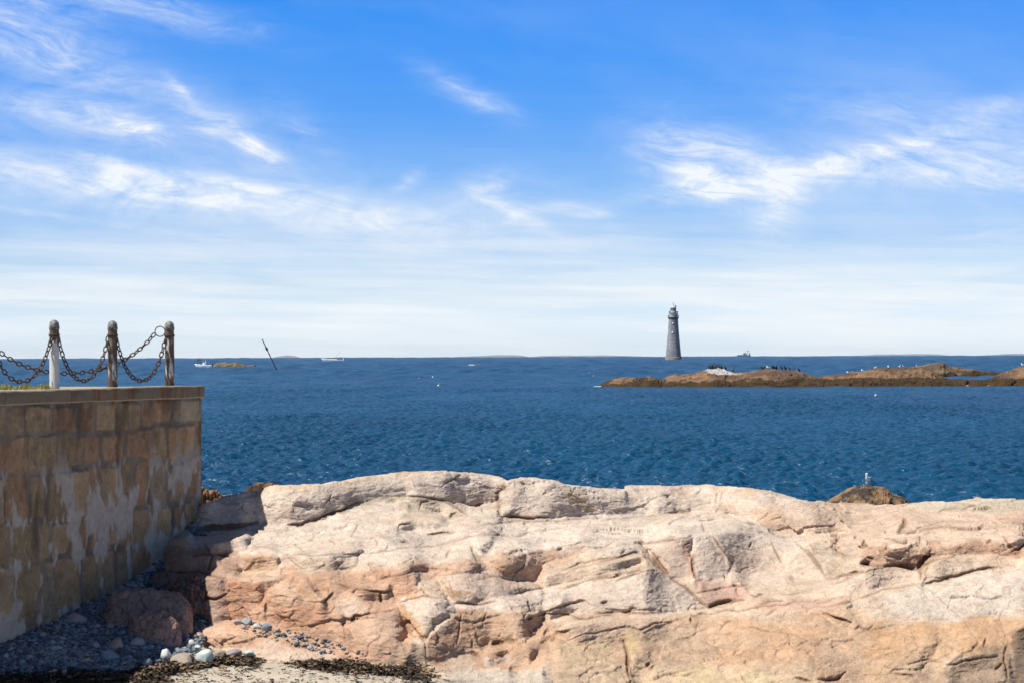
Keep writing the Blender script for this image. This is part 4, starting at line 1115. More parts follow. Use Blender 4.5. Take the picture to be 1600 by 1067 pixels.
make_post(85, 40.0, 'white painted round post with dark peeling top and domed metal cap', [(0, .62), (.62, .66), (.70, .44), (.9, .30), (1, .2)], 1)
make_post(176, 41.0, 'bare brown weathered post between the white post and the end post', [(0, .22), (.1, .40), (.4, .42), (.6, .30), (1, .22)], 2)
p3 = make_post(265, 42.0, 'brown weathered end post with a big iron ring by the wall corner', [(0, .3), (.2, .45), (.6, .40), (.9, .36), (1, .25)], 3)
g = at(250, 518, 42.0)
RING = np.array([float(g[0]), 42.0, float(g[2])])
P_, Q_ = torus_pts(.082, .0085, 36, 8)
P_ = P_[:, [0, 2, 1]]
me = raw_mesh(bpy.data.meshes.new('ring'), P_ + RING - POSTS[2], Q_)
link('ring', me, M_IRON, p3)


def make_chain(a, b, sag, label, group, pitch=.082, tw=0.0):
    a, b = np.array(a, float), np.array(b, float)
    t = np.linspace(0, 1, 600)
    k = 2.2
    c = (np.cosh(k * (2 * t - 1)) - np.cosh(k)) / (np.cosh(k) - 1)
    L = a[None] + (b - a)[None] * t[:, None]; L[:, 2] += sag * c
    d = np.concatenate([[0], np.cumsum(np.linalg.norm(np.diff(L, axis=0), axis=1))])
    n = int(d[-1] / pitch)
    VV, QQ, o = [], [], 0
    lp, lq = torus_pts(.029, .0104, 18, 8, .019)
    for i in range(n):
        q = (i + .5) / n * d[-1]
        c0 = np.array([np.interp(q, d, L[:, j]) for j in range(3)]); c1 = np.array([np.interp(q + .01, d, L[:, j]) for j in range(3)]) - np.array([np.interp(q - .01, d, L[:, j]) for j in range(3)])
        x = c1 / np.linalg.norm(c1); y = np.cross([0.13, .9, .3], x); y /= np.linalg.norm(y); z = np.cross(x, y)
        an = (math.pi / 2 if i % 2 else 0) + .5 + tw + rng.uniform(-.22, .22)
        y, z = y * math.cos(an) + z * math.sin(an), -y * math.sin(an) + z * math.cos(an)
        VV.append(c0 - a + lp[:, :1] * x + lp[:, 1:2] * y + lp[:, 2:] * z); QQ.append(lq + o); o += len(lp)
    me = raw_mesh(bpy.data.meshes.new('chain'), np.concatenate(VV), np.concatenate(QQ))
    ob = link('chain', me, M_IRON, None, tuple(a))
    tag(ob, label, 'chain', group)
    return ob


off = POSTS[0] + np.array([-.80, -1.02, 0])
side = np.array([.05, -.06, 0])
hook = np.array([0, 0, .80])
GC = 'chains hanging between the posts'
make_chain(POSTS[0] + hook + side * .5 + [-.05, -.03, 0], off + hook, .70, 'rusty chain drooping left from the white post', GC)
make_chain(POSTS[0] + hook + [.06, -.04, 0], POSTS[1] + hook + [-.06, -.03, 0], .70, 'rusty chain drooping between the white post and the bare brown post', GC)
make_chain(POSTS[1] + hook + [.06, -.04, 0], POSTS[2] + hook + [-.06, -.03, -.02], .70, 'rusty chain drooping from the bare brown post to the end post', GC)
make_chain(RING + [-.085, 0.0, -.03], off + np.array([-.15, .35, .78]), .60, 'long rusty chain hung from the iron ring and passing behind the posts', GC, .092)

# short grass and moss on the wall top, far left
def build_tuft():
    V, Q = [], []
    for i in range(1500):
        px = rng.uniform(-60, 82); D = rng.uniform(37.5, 41.4)
        g = at(px, 600, D)
        if (g[0] - CORNER[0]) * WNRM[0] + (D - CORNER[1]) * WNRM[1] > -0.12: continue
        h = rng.uniform(.015, .05) * (1 + .5 * math.sin(px * .2)); w = rng.uniform(.006, .013); an = rng.uniform(0, 6.28); le = rng.uniform(-.03, .03, 2)
        c = np.array([g[0], D, WTOP - .004]); e = np.array([math.cos(an), math.sin(an), 0]) * w
        o = len(V); V += [c - e, c + e, c + e * .3 + [le[0], le[1], h], c - e * .3 + [le[0], le[1], h]]; Q.append([o, o + 1, o + 2, o + 3])
    me = raw_mesh(bpy.data.meshes.new('grass'), np.array(V), np.array(Q), False)
    o = link('wall_top_grass', me, mat_basic('dry_grass', (.19, .20, .05), .8, .4, 9, col2=(.30, .26, .10)))
    tag(o, 'short yellow green grass growing on the wall top', 'grass', None, 'stuff')


build_tuft()


# ------------------------------------------------------------------ rocks and islets shaped as ridges
def ridge(name, prof, D, depth, base_y, mat, colour, seed, label=None, cat=None, group=None, n=None, rows=110, amp=0.12, front=1.0, sink=1.0, kind=None, fac=1.0, pw=(2.3, .75)):
    """prof: photo outline of the crest [(x, y)...]; D depth of the crest line; depth half thickness in metres"""
    px = np.array([p[0] for p in prof], float); py = np.array([p[1] for p in prof], float)
    n = n or max(40, int((px[-1] - px[0]) * 1.3))
    x = np.linspace(px[0], px[-1], n); y = np.interp(x, px, py)
    top = at(x, y, np.full(n, float(D))); zb = float(at((px[0] + px[-1]) / 2, base_y, D)[2])
    h = np.maximum(top[:, 2] - zb, 0.0)
    hm = h.max()
    dep = depth * np.clip((h / hm) ** 0.5, .25, 1)
    t = np.linspace(-1, 1, rows)[:, None]
    t = np.sin(t * math.pi / 2)
    prf = (1 - np.abs(t) ** pw[0]) ** pw[1]
    Z = zb - sink + (h + sink) * prf
    Y = D + t * dep * np.where(t < 0, front, 1.0)
    X = top[:, 0] * Y / D
    P = np.stack([X, Y, Z], -1)
    hh = np.clip((Z - zb) / hm, 0, 1.2)
    S_ = P / (depth * .5)
    F1, F2, tl, cr = voronoi(S_ * 1.4 * fac + seed, 400 + seed)
    G1, G2, t2, c2 = voronoi(S_ * 4.2 * fac + seed * 2, 420 + seed)
    nz = fbm(S_ * 2.5 * fac + seed, 5, 440 + seed)
    dz = amp * (tl * 1.1 + .6 * t2 + .75 * nz + .5 * fbm(S_ * 11 * fac + seed, 3, 445 + seed)) * np.clip(hh * 3 + .25, 0, 1)
    dz = dz * np.clip(np.abs(t) * 2.2 + 0.35, 0, 1)
    du, dv = np.gradient(P, axis=1), np.gradient(P, axis=0)
    nn = np.cross(du, dv); nn /= np.linalg.norm(nn, axis=-1, keepdims=True) + 1e-9
    nn = np.stack([gblur(nn[..., i_], 1.5) for i_ in range(3)], -1)
    P = P + nn * dz[..., None]
    C = colour(P, Z - zb, hh, nz, np.exp(-((F2 - F1) / .06) ** 2))
    loc = np.array([float(P[..., 0].mean()), float(D), zb])
    me = grid_mesh(name, P - loc)
    set_col(me, np.clip(C, .004, 1))
    o = link(name, me, mat, None, tuple(loc))
    tag(o, label, cat, group, kind)
    return o, (lambda qx: at(qx, np.interp(qx, px, py), D))


M_RK = mat_basic('shore_stone', (1, 1, 1), .9, .18, 1.6, .02, 14, attr=True, speck=.12, sscale=40)
M_ISL = mat_basic('islet_stone', (1, 1, 1), .9, .20, .5, .12, 3.5, attr=True, speck=.2, sscale=9)


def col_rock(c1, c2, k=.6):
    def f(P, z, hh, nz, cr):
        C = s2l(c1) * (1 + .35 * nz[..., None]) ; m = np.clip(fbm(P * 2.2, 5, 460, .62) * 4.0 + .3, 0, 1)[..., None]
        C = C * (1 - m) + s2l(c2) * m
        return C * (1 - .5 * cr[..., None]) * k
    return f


def col_islet(weed, tan=(180, 142, 108), dark=(108, 88, 74), guano=None, darktop=.75):
    def f(P, z, hh, nz, cr):
        n = fbm(P * np.array([.25, .25, .8]), 4, 470); n2 = fbm(P * np.array([.9, .9, 2.5]), 4, 471)
        C = s2l(tan) * .41 * (1 + .4 * n2)[..., None]
        dk = np.clip(fbm(P * np.array([.22, .3, 1.0]) + 5, 5, 472, .6) * 4.2 + darktop - .25 + 1.2 * (hh - .7), 0, 1)[..., None]
        C = C * (1 - .8 * dk) + .8 * dk * s2l(dark) * .5
        if guano is not None:
            gz = np.clip(1.6 - np.abs(P[..., 0] - guano[0]) / guano[1] + 1.2 * n2 + 3.0 * (hh - .92), 0, 1)[..., None] * (hh[..., None] > .72)
            C = C * (1 - .75 * gz) + .75 * gz * s2l((226, 222, 216)) * .65
        wl = np.clip((weed + .75 * n + .45 * n2 - z) / .12, 0, 1)[..., None]
        wd = s2l((74, 56, 30)) * (.62 + .5 * np.clip(n2 + .3, -.4, 1))[..., None] * .8
        return C * (1 - wl) + wl * wd
    return f


ridge('shore_rock', [(1289, 785), (1297, 779), (1310, 772), (1325, 763), (1336, 760), (1344, 758), (1356, 756), (1368, 759), (1380, 761), (1390, 765), (1397, 772), (1406, 775), (1414, 778), (1422, 786)], 84, 1.1, 800, M_RK,
      col_rock((172, 136, 98), (84, 72, 62), .55), 3, 'brown weathered rock with a gull standing on its peak', 'rock', amp=.06, fac=.8, front=2.6)
ridge('shore_rock', [(384, 772), (389, 763), (396, 757), (405, 754.5), (420, 755), (432, 757), (442, 761), (456, 770)], 60, .9, 800, M_RK,
      col_rock((168, 124, 84), (96, 74, 54), .5), 4, 'rounded brown rock behind the left end of the pale ledge', 'rock', amp=.09, fac=.7)
ridge('shore_rock', [(300, 775), (310, 763), (318, 761), (323, 764), (327, 772), (330, 765), (338, 767), (343, 769), (346, 776), (352, 790)], 50, .35, 800, M_RK,
      col_rock((176, 138, 100), (98, 78, 58), .5), 5, 'jagged dark rock beside the bottom corner of the wall', 'rock', amp=.10, fac=1.2, n=120)
ridge('shore_rock', [(338, 780), (348, 774), (362, 772), (378, 771), (392, 771), (402, 776)], 51, .4, 800, M_RK,
      col_rock((196, 164, 138), (150, 120, 96), .55), 6, 'low pale pink rock between the jagged rock and the rounded brown rock', 'rock', amp=.05, n=80)
def on_beach(px, py):
    D = beach_depth(px, py); g = at(px, py, D)
    return np.array([float(g[0]), D, float(beach_z(g[0], D))])


_lt = None
def ledge_point(x, y):
    """point of the ledge (or the beach, whichever is nearer) under photo pixel (x, y)"""
    global _lt
    from mathutils.bvhtree import BVHTree
    if _lt is None:
        me = bpy.data.objects['rock_ledge'].data
        co = np.empty(len(me.vertices) * 3, np.float32); me.vertices.foreach_get('co', co); co = co.reshape(-1, 3)
        rc = LEDGE.shape[:2]; idx = np.arange(rc[0] * rc[1]).reshape(rc)[::2, ::2]
        c2 = co[idx.ravel()]; i2 = np.arange(idx.size).reshape(idx.shape)
        q = np.stack([i2[:-1, :-1], i2[:-1, 1:], i2[1:, 1:], i2[1:, :-1]], -1).reshape(-1, 4)
        _lt = BVHTree.FromPolygons([tuple(v) for v in c2.tolist()], [tuple(f) for f in q.tolist()])
    p = at(x, y, 10.0); o = Vector((0, 0, EYE)); d = (Vector(p.tolist()) - o).normalized()
    h = _lt.ray_cast(o, d)
    b = on_beach(x, y)
    if h[0] is None or b[1] < h[0].y: return b
    return np.array(h[0][:])


# boulders lying in the wall's shade
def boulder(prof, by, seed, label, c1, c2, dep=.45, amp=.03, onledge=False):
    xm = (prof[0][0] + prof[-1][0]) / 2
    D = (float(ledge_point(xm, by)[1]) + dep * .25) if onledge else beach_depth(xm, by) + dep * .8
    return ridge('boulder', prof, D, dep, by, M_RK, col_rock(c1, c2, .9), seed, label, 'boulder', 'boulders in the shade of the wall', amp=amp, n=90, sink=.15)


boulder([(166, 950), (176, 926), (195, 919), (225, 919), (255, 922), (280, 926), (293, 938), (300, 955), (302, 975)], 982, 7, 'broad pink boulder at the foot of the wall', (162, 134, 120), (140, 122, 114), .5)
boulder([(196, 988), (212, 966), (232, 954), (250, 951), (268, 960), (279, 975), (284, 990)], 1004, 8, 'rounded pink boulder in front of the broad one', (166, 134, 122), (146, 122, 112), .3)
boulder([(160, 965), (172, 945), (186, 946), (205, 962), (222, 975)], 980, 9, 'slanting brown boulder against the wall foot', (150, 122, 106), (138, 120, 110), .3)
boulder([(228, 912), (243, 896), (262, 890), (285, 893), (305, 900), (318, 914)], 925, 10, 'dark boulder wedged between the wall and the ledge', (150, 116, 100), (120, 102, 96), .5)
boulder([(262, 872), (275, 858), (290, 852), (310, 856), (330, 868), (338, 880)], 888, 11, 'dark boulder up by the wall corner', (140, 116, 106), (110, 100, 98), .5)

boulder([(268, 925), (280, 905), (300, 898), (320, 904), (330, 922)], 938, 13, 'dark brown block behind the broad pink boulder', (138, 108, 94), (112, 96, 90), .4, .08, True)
LIG = 2000.0
GI = 'rocky islets off the shore'
A_, topA = ridge('rocky_islet', [(934, 605), (940, 600), (950, 595), (960, 591), (975, 589), (990, 590), (1000, 591.5), (1015, 589), (1028, 592), (1036, 595), (1042, 589), (1052, 586), (1065, 585), (1085, 583.5), (1095, 580), (1105, 577), (1120, 576),
      (1135, 579), (1150, 582.5), (1165, 582), (1185, 579), (1200, 577), (1230, 578.5), (1255, 583), (1275, 589), (1292, 600)], 388, 9, 604, M_ISL, col_islet(1.05, guano=(31.5, 2.6)), 20,
      'long tan islet with a white stained hump and dark weed skirt', 'islet', GI, n=1000, rows=190, amp=.26)
B_, topB = ridge('rocky_islet', [(1235, 600), (1262, 592), (1290, 587), (1320, 584), (1345, 581), (1360, 577), (1385, 574.5), (1410, 574), (1440, 573), (1455, 577), (1466, 586), (1490, 600)], 394, 8, 603, M_ISL, col_islet(1.15, dark=(104, 86, 72), darktop=1.0), 21,
      'darker craggy islet sprinkled with white gulls', 'islet', GI, n=800, rows=170, amp=.34)
ridge('rocky_islet', [(1205, 603), (1230, 596), (1262, 592), (1300, 593), (1340, 591), (1400, 592), (1440, 590), (1480, 592), (1520, 594), (1560, 592), (1620, 592), (1680, 594), (1720, 603)], 384, 5, 603.5, M_ISL, col_islet(2.2), 22,
      'low flat reef covered in dark brown weed along the waterline', 'islet', GI, n=1000, rows=110, amp=.26)
C_, topC = ridge('rocky_islet', [(1395, 588), (1420, 578), (1440, 572), (1452, 569), (1464, 567), (1474, 566.5), (1482, 572), (1500, 575), (1520, 577), (1540, 580), (1570, 582), (1600, 586)], 540, 8, 587, M_ISL, col_islet(.7, tan=(176, 146, 108), darktop=.7), 23,
      'peaked brown islet standing farther back beyond the water gap', 'islet', GI, n=600, rows=120, amp=.30)
D_, topD = ridge('rocky_islet', [(1535, 600), (1552, 590), (1562, 584), (1575, 579), (1590, 576), (1600, 572.5), (1640, 570), (1680, 574), (1720, 590)], 410, 7, 602, M_ISL, col_islet(1.5), 24,
      'tan and dark islet cut off by the right edge of the view', 'islet', GI, n=500, rows=120, amp=.28)
ridge('rocky_islet', [(328, 575), (336, 569), (345, 567.5), (352, 566), (360, 568), (368, 566.5), (376, 568.5), (386, 570.5), (396, 571), (404, 575)], 1040, 6, 574, M_ISL, col_islet(.15, tan=(170, 148, 112), dark=(140, 124, 96), darktop=.3), 25,
      'small low tan islet beside the open white boat', 'islet', GI, n=300, rows=110, amp=.5)
ridge('rocky_islet', [(518, 573), (526, 570.3), (536, 570.5), (546, 573)], 1150, 4, 572.3, M_ISL, col_islet(.1, tan=(170, 138, 104)), 26, 'tiny brown reef awash below the cabin cruiser', 'islet', GI, n=80, rows=30, amp=.2)
ridge('rocky_islet', [(720, 571), (735, 569), (750, 568.2), (762, 569.5), (772, 571)], 1200, 4, 570.6, M_ISL, col_islet(.25, tan=(150, 140, 124)), 27, 'thin grey reef ringed with white foam', 'islet', GI, n=120, rows=30, amp=.2)


# surf breaking white round the reefs
def build_foam():
    V, Q = [], []
    spots = [(735, 752, 569.8, 1185, 26), (760, 770, 570.2, 1185, 8), (486, 512, 571.5, 1165, 30), (1468, 1560, 583.6, 572, 46), (1510, 1620, 601.6, 381, 14), (925, 938, 604.0, 386, 8), (326, 345, 574.6, 1030, 20)]
    for x0, x1, y, D, n in spots:
        for i in range(n):
            px = rng.uniform(x0, x1); g = at(px, y, D); sc = D / 400
            rx, ry = rng.uniform(.10, .5) * sc, rng.uniform(.15, .4) * sc
            c = np.array([g[0], D + rng.uniform(-.6, .6) * sc, sea_z(g[0], D) + .06 + .02 * sc])
            o = len(V)
            V += [c + [-rx, 0, 0], c + [-rx * .3, -ry, .02], c + [rx * .5, -ry * .6, .01], c + [rx, 0, 0], c + [rx * .2, ry * .3, rng.uniform(.03, .12) * sc ** .7], c + [-rx * .5, ry * .2, rng.uniform(.03, .12) * sc ** .7]]
            Q += [[o, o + 1, o + 4, o + 5], [o + 1, o + 2, o + 3, o + 4]]
    me = raw_mesh(bpy.data.meshes.new('foam'), np.array(V), np.array(Q), True)
    o = link('sea_foam', me, mat_basic('foam', (.55, .60, .64), .9, .1, 2))
    tag(o, 'white surf breaking along the reefs and islets', 'foam', None, 'stuff')


build_foam()


# ------------------------------------------------------------------ lighthouse
def build_lighthouse():
    D = LIG
    g = at(1052.3, 562, D)
    X = float(g[0]); zb = sea_z(X, D)
    k = D / F                       # metres per photo pixel there
    root = empty('lighthouse', (X, D, zb))
    tag(root, 'tall grey granite lighthouse rising straight out of the sea', 'lighthouse')
    z = lambda y: float(at(1052.3, y, D)[2]) - zb
    st = bpy.data.materials.new('lighthouse_granite'); st.use_nodes = True
    t = st.node_tree; b = t.nodes['Principled BSDF']; q = NB(t)
    tc = q.n('ShaderNodeTexCoord').outputs['Object']
    sp = q.n('ShaderNodeSeparateXYZ'); t.links.new(tc, sp.inputs[0])
    ang = q.m('MULTIPLY', q.m('ARCTAN2', sp.outputs[1], sp.outputs[0]), 5.5)
    br = q.n('ShaderNodeTexBrick'); br.inputs['Scale'].default_value = 1.0
    t.links.new(q.xyz(ang, sp.outputs[2], 0.0), br.inputs[0])
    br.inputs['Color1'].default_value = (.19, .20, .21, 1); br.inputs['Color2'].default_value = (.27, .275, .28, 1); br.inputs['Mortar'].default_value = (.12, .125, .13, 1)
    br.inputs['Brick Width'].default_value = 2.6; br.inputs['Row Height'].default_value = 1.5; br.inputs['Mortar Size'].default_value = .10
    mp = q.n('ShaderNodeMapping'); mp.inputs['Scale'].default_value = (.5, .5, .12); t.links.new(tc, mp.inputs[0])
    nz = q.noise(mp.outputs[0], 1.0, 6, .65)
    f = q.ramp(nz, [(.3, .6), (.7, 1.35)])
    f = q.m('ADD', q.m('MULTIPLY', q.m('SUBTRACT', nz, .5), 1.3), 1.0)
    t.links.new(q.mix(1.0, br.outputs[0], q.xyz(f, f, f), 'MULTIPLY'), b.inputs['Base Color']); b.inputs['Roughness'].default_value = .9
    white = mat_basic('lighthouse_white_paint', (.62, .63, .63), .5, .18, .8)
    dark = mat_basic('lighthouse_dark_iron', (.07, .075, .085), .5, .2, 1)
    base = mat_basic('lighthouse_base_stone', (.26, .22, .18), .9, .25, .6, col2=(.15, .13, .11))
    rb, rt = 12.6 * k, 7.4 * k
    zs = np.linspace(z(557.5), z(499), 40)
    def rad(zz): u = (zz - z(562)) / (z(499) - z(562)); return rb + (rt - rb) * (1 - (1 - u) ** 1.25) 
    lathe_obj('tower_shaft', [(rad(zz), zz) for zz in zs], st, root, 48)
    lathe_obj('base_course', [(rb * 1.03, -1.5), (rb * 1.03, z(558.2)), (rb * 1.0, z(557.5)), (rad(z(557.4)) * .99, z(557.4))], base, root, 48)
    # corbelled gallery with its railing
    lathe_obj('gallery', [(rt, z(499.5)), (rt * 1.02, z(498.5)), (rt * 1.16, z(497)), (rt * 1.18, z(495.6)), (rt * 1.0, z(495.4))], dark, root, 40)
    def rail(zz, r, h, n, nm, mat):
        V, Q = [], []
        for i in range(n):
            a = 2 * math.pi * i / n
            p, qd = torus_pts(.05, .05, 4, 4)
            for hh in np.linspace(0, h, 2): pass
            c = np.array([r * math.cos(a), r * math.sin(a), zz]); o = len(V)
            w = .09
            for dz in (0, h):
                V += [c + [w, 0, dz], c + [0, w, dz], c + [-w, 0, dz], c + [0, -w, dz]]
            for j in range(4): Q.append([o + j, o + (j + 1) % 4, o + 4 + (j + 1) % 4, o + 4 + j])
        for hh in (h * .55, h):
            p, qd = torus_pts(r, .10, 40, 5); o = len(V); V += list(p + [0, 0, zz + hh]); Q += (qd + o).tolist()
        return link(nm, raw_mesh(bpy.data.meshes.new(nm), np.array(V), np.array(Q)), mat, root)
    rail(z(495.4), rt * 1.13, z(492.8) - z(495.4), 18, 'gallery_railing', dark)
    lathe_obj('watch_room', [(rt * .86, z(495.6)), (rt * .86, z(490.2)), (rt * .9, z(489.9)), (rt * .9, z(489.4)), (.1, z(489.2))], white, root, 32)
    lathe_obj('lantern_deck', [(rt * .5, z(489.8)), (rt * .98, z(489.5)), (rt * .98, z(488.9)), (rt * .5, z(488.8))], dark, root, 32)
    rail(z(488.9), rt * .94, z(486.8) - z(488.9), 14, 'deck_railing', dark)
    ln = empty('lantern', (0, 0, z(488.9))); ln.parent = root
    zl = z(488.9)
    lathe_obj('lantern_base', [(4.3 * k, 0), (4.3 * k, z(486.6) - zl), (4.0 * k, z(486.5) - zl)], white, ln, 16, smooth=False)
    lathe_obj('lantern_glass', [(3.9 * k, z(486.6) - zl), (3.9 * k, z(481.4) - zl)], mat_basic('lantern_glass', (.30, .36, .42), .15, .1, 1), ln, 16, smooth=False)
    V, Q = [], []
    for i in range(10):
        a = 2 * math.pi * i / 10; c = np.array([4.1 * k * math.cos(a), 4.1 * k * math.sin(a), 0]); w = .16; o = len(V)
        for dz in (z(486.6) - zl, z(481.2) - zl): V += [c + [w, 0, dz], c + [0, w, dz], c + [-w, 0, dz], c + [0, -w, dz]]
        for j in range(4): Q.append([o + j, o + (j + 1) % 4, o + 4 + (j + 1) % 4, o + 4 + j])
    link('lantern_bars', raw_mesh(bpy.data.meshes.new('bars'), np.array(V), np.array(Q), False), dark, ln)
    lathe_obj('lantern_roof', [(4.7 * k, z(481.5) - zl), (4.7 * k, z(480.8) - zl), (3.2 * k, z(479.2) - zl), (1.2 * k, z(478.0) - zl), (.9 * k, z(477.2) - zl), (1.1 * k, z(476.6) - zl), (.7 * k, z(475.8) - zl), (.01, z(475.4) - zl)], mat_basic('lantern_roof_metal', (.45, .46, .47), .5, .2, 1), ln, 24)
    lathe_obj('lightning_rod', [(.18, z(476) - zl), (.14, z(473) - zl), (.02, z(472.5) - zl)], dark, ln, 6)
    # crane arm at the gallery's right side and vent drum on the roof
    bm = bmesh.new()
    def bar(p, q_, r):
        p, q_ = Vector(p), Vector(q_); d = (q_ - p)
        mt = Matrix.Translation((p + q_) / 2) @ d.to_track_quat('Z', 'Y').to_matrix().to_4x4()
        bmesh.ops.create_cone(bm, cap_ends=True, segments=8, radius1=r, radius2=r, depth=d.length, matrix=mt)
    bar((6.3 * k, -1.5 * k, z(495)), (6.6 * k, -1.5 * k, z(488.2)), .25); bar((6.6 * k, -1.5 * k, z(488.4)), (7.4 * k, -2 * k, z(487.8)), .2)
    me = bpy.data.meshes.new('davit'); bm.to_mesh(me); bm.free()
    link('davit', me, dark, root)
    lathe_obj('vent_drum', [(.001, z(480.2)), (.9 * k, z(480.2)), (.9 * k, z(477.6)), (.001, z(477.4))], dark, root, 12, loc=(3.6 * k, -1.0 * k, 0))
    # the two bright windows low and high on the lit side, small slits besides
    for (py, dx, w, h) in [(505, -.22, 1.9, 1.9), (519, -.24, 2.0, 2.3), (511.5, .30, .6, 1.0), (532, .25, .6, 1.0)]:
        zc = z(py); r = rad(zc); px = dx * r; yy = -math.sqrt(max(r * r - px * px, 0))
        an = math.atan2(px, -yy)
        wn = empty('window', (px, yy, zc)); wn.parent = root; wn.rotation_euler = (0, 0, an)
        bm = bmesh.new()
        def box(cx, cy, cz, sx, sy, sz):
            bmesh.ops.create_cube(bm, size=1, matrix=Matrix.Translation((cx, cy, cz)) @ Matrix.Diagonal((sx, sy, sz, 1)))
        W_, H_ = w * k * 1.15, h * k * 1.25
        bright = w > .8
        box(0, -.02, 0, W_, .5, H_)
        me = bpy.data.meshes.new('shutter'); bm.to_mesh(me); bm.free()
        link('shutter' if bright else 'window_pane', me, mat_basic('window_shutter', (.86, .87, .88), .5, .05, 1) if bright else dark, wn)
        bm = bmesh.new()
        for sx in (-1, 1): box(sx * (W_ / 2 + .12), -.03, 0, .24, .62, H_ + .48)
        for sz in (-1, 1): box(0, -.03, sz * (H_ / 2 + .12), W_ - .002, .62, .24)
        me = bpy.data.meshes.new('window_frame'); bm.to_mesh(me); bm.free()
        link('window_frame', me, st, wn)


build_lighthouse()


# ------------------------------------------------------------------ boats, ship, marker, buoys
def loft(secs, close=True):
    """secs: list of (n,3) rings -> P (rows, cols, 3)"""
    return np.stack([np.asarray(s_, float) for s_ in secs], 0)


def hull_mesh(L, B, H, draft=.35, n=22, bow=1.0):
    xs = np.linspace(-L / 2, L / 2, n); rings = []
    for x in xs:
        u = (x + L / 2) / L
        w = B / 2 * (0.86 + .14 * u) if u < .55 else B / 2 * max(0.02, 1 - ((u - .55) / .45) ** 2.2)
        sheer = H * (1 + .45 * max(0, u - .35) ** 1.6 / .65 ** 1.6 * bow)
        fl = .82 if u < .6 else .82 - .35 * (u - .6) / .4
        ov = 0.10 * L * max(0, u - .8) / .2
        ring = []
        for (fw, fz) in [(1, 1), (.985, .85), (fl + .08, .45), (fl, 0.12), (.45, -.6), (0, -1), (-.45, -.6), (-fl, .12), (-fl - .08, .45), (-.985, .85), (-1, 1), (-.86, .97), (0, .93), (.86, .97)]:
            zz = fz * sheer if fz > 0 else fz * draft
            ring.append((x + ov * max(0, fz) - .03 * L * u * max(0, -fz), fw * w, zz))
        rings.append(ring)
    P = loft(rings)
    me = grid_mesh('hull', P, True, close_u=True)
    bm = bmesh.new(); bm.from_mesh(me); bm.verts.ensure_lookup_table()
    k = P.shape[1]
    bm.faces.new([bm.verts[i] for i in range(k)][::-1]); bm.faces.new([bm.verts[(n - 1) * k + i] for i in range(k)])
    bmesh.ops.recalc_face_normals(bm, faces=bm.faces); bm.to_mesh(me); bm.free()
    return me


def boxes(name, lst, mat, parent, bev=.03):
    bm = bmesh.new()
    for (cx, cy, cz, sx, sy, sz, *tp) in lst:
        r = bmesh.ops.create_cube(bm, size=1, matrix=Matrix.Translation((cx, cy, cz)) @ Matrix.Diagonal((sx, sy, sz, 1)))
        if tp:
            for v in r['verts']:
                if v.co.z > cz: v.co.x = cx + (v.co.x - cx) * tp[0] + (tp[1] if len(tp) > 1 else 0); v.co.y = cy + (v.co.y - cy) * tp[0]
    if bev: bmesh.ops.bevel(bm, geom=list(bm.edges), offset=bev, segments=2, affect='EDGES', clamp_overlap=True)
    me = bpy.data.meshes.new(name); bm.to_mesh(me); bm.free()
    return link(name, me, mat, parent)


def bars(name, lst, mat, parent):
    bm = bmesh.new()
    for p, q_, r in lst:
        p, q_ = Vector(p), Vector(q_); d = q_ - p
        bmesh.ops.create_cone(bm, cap_ends=True, segments=8, radius1=r, radius2=r * .8, depth=d.length, matrix=Matrix.Translation((p + q_) / 2) @ d.to_track_quat('Z', 'Y').to_matrix().to_4x4())
    me = bpy.data.meshes.new(name); bm.to_mesh(me); bm.free()
    return link(name, me, mat, parent)


M_WHITE = mat_basic('white_gelcoat', (.80, .81, .82), .35, .05, 1)
M_GLASS = mat_basic('dark_boat_glass', (.03, .04, .05), .15, .1, 1)
M_DK = mat_basic('dark_boat_trim', (.035, .037, .042), .6, .2, 1)


def sea_at(px, D):
    g = at(px, 560, D)
    return np.array([float(g[0]), D, float(sea_z(g[0], D))])


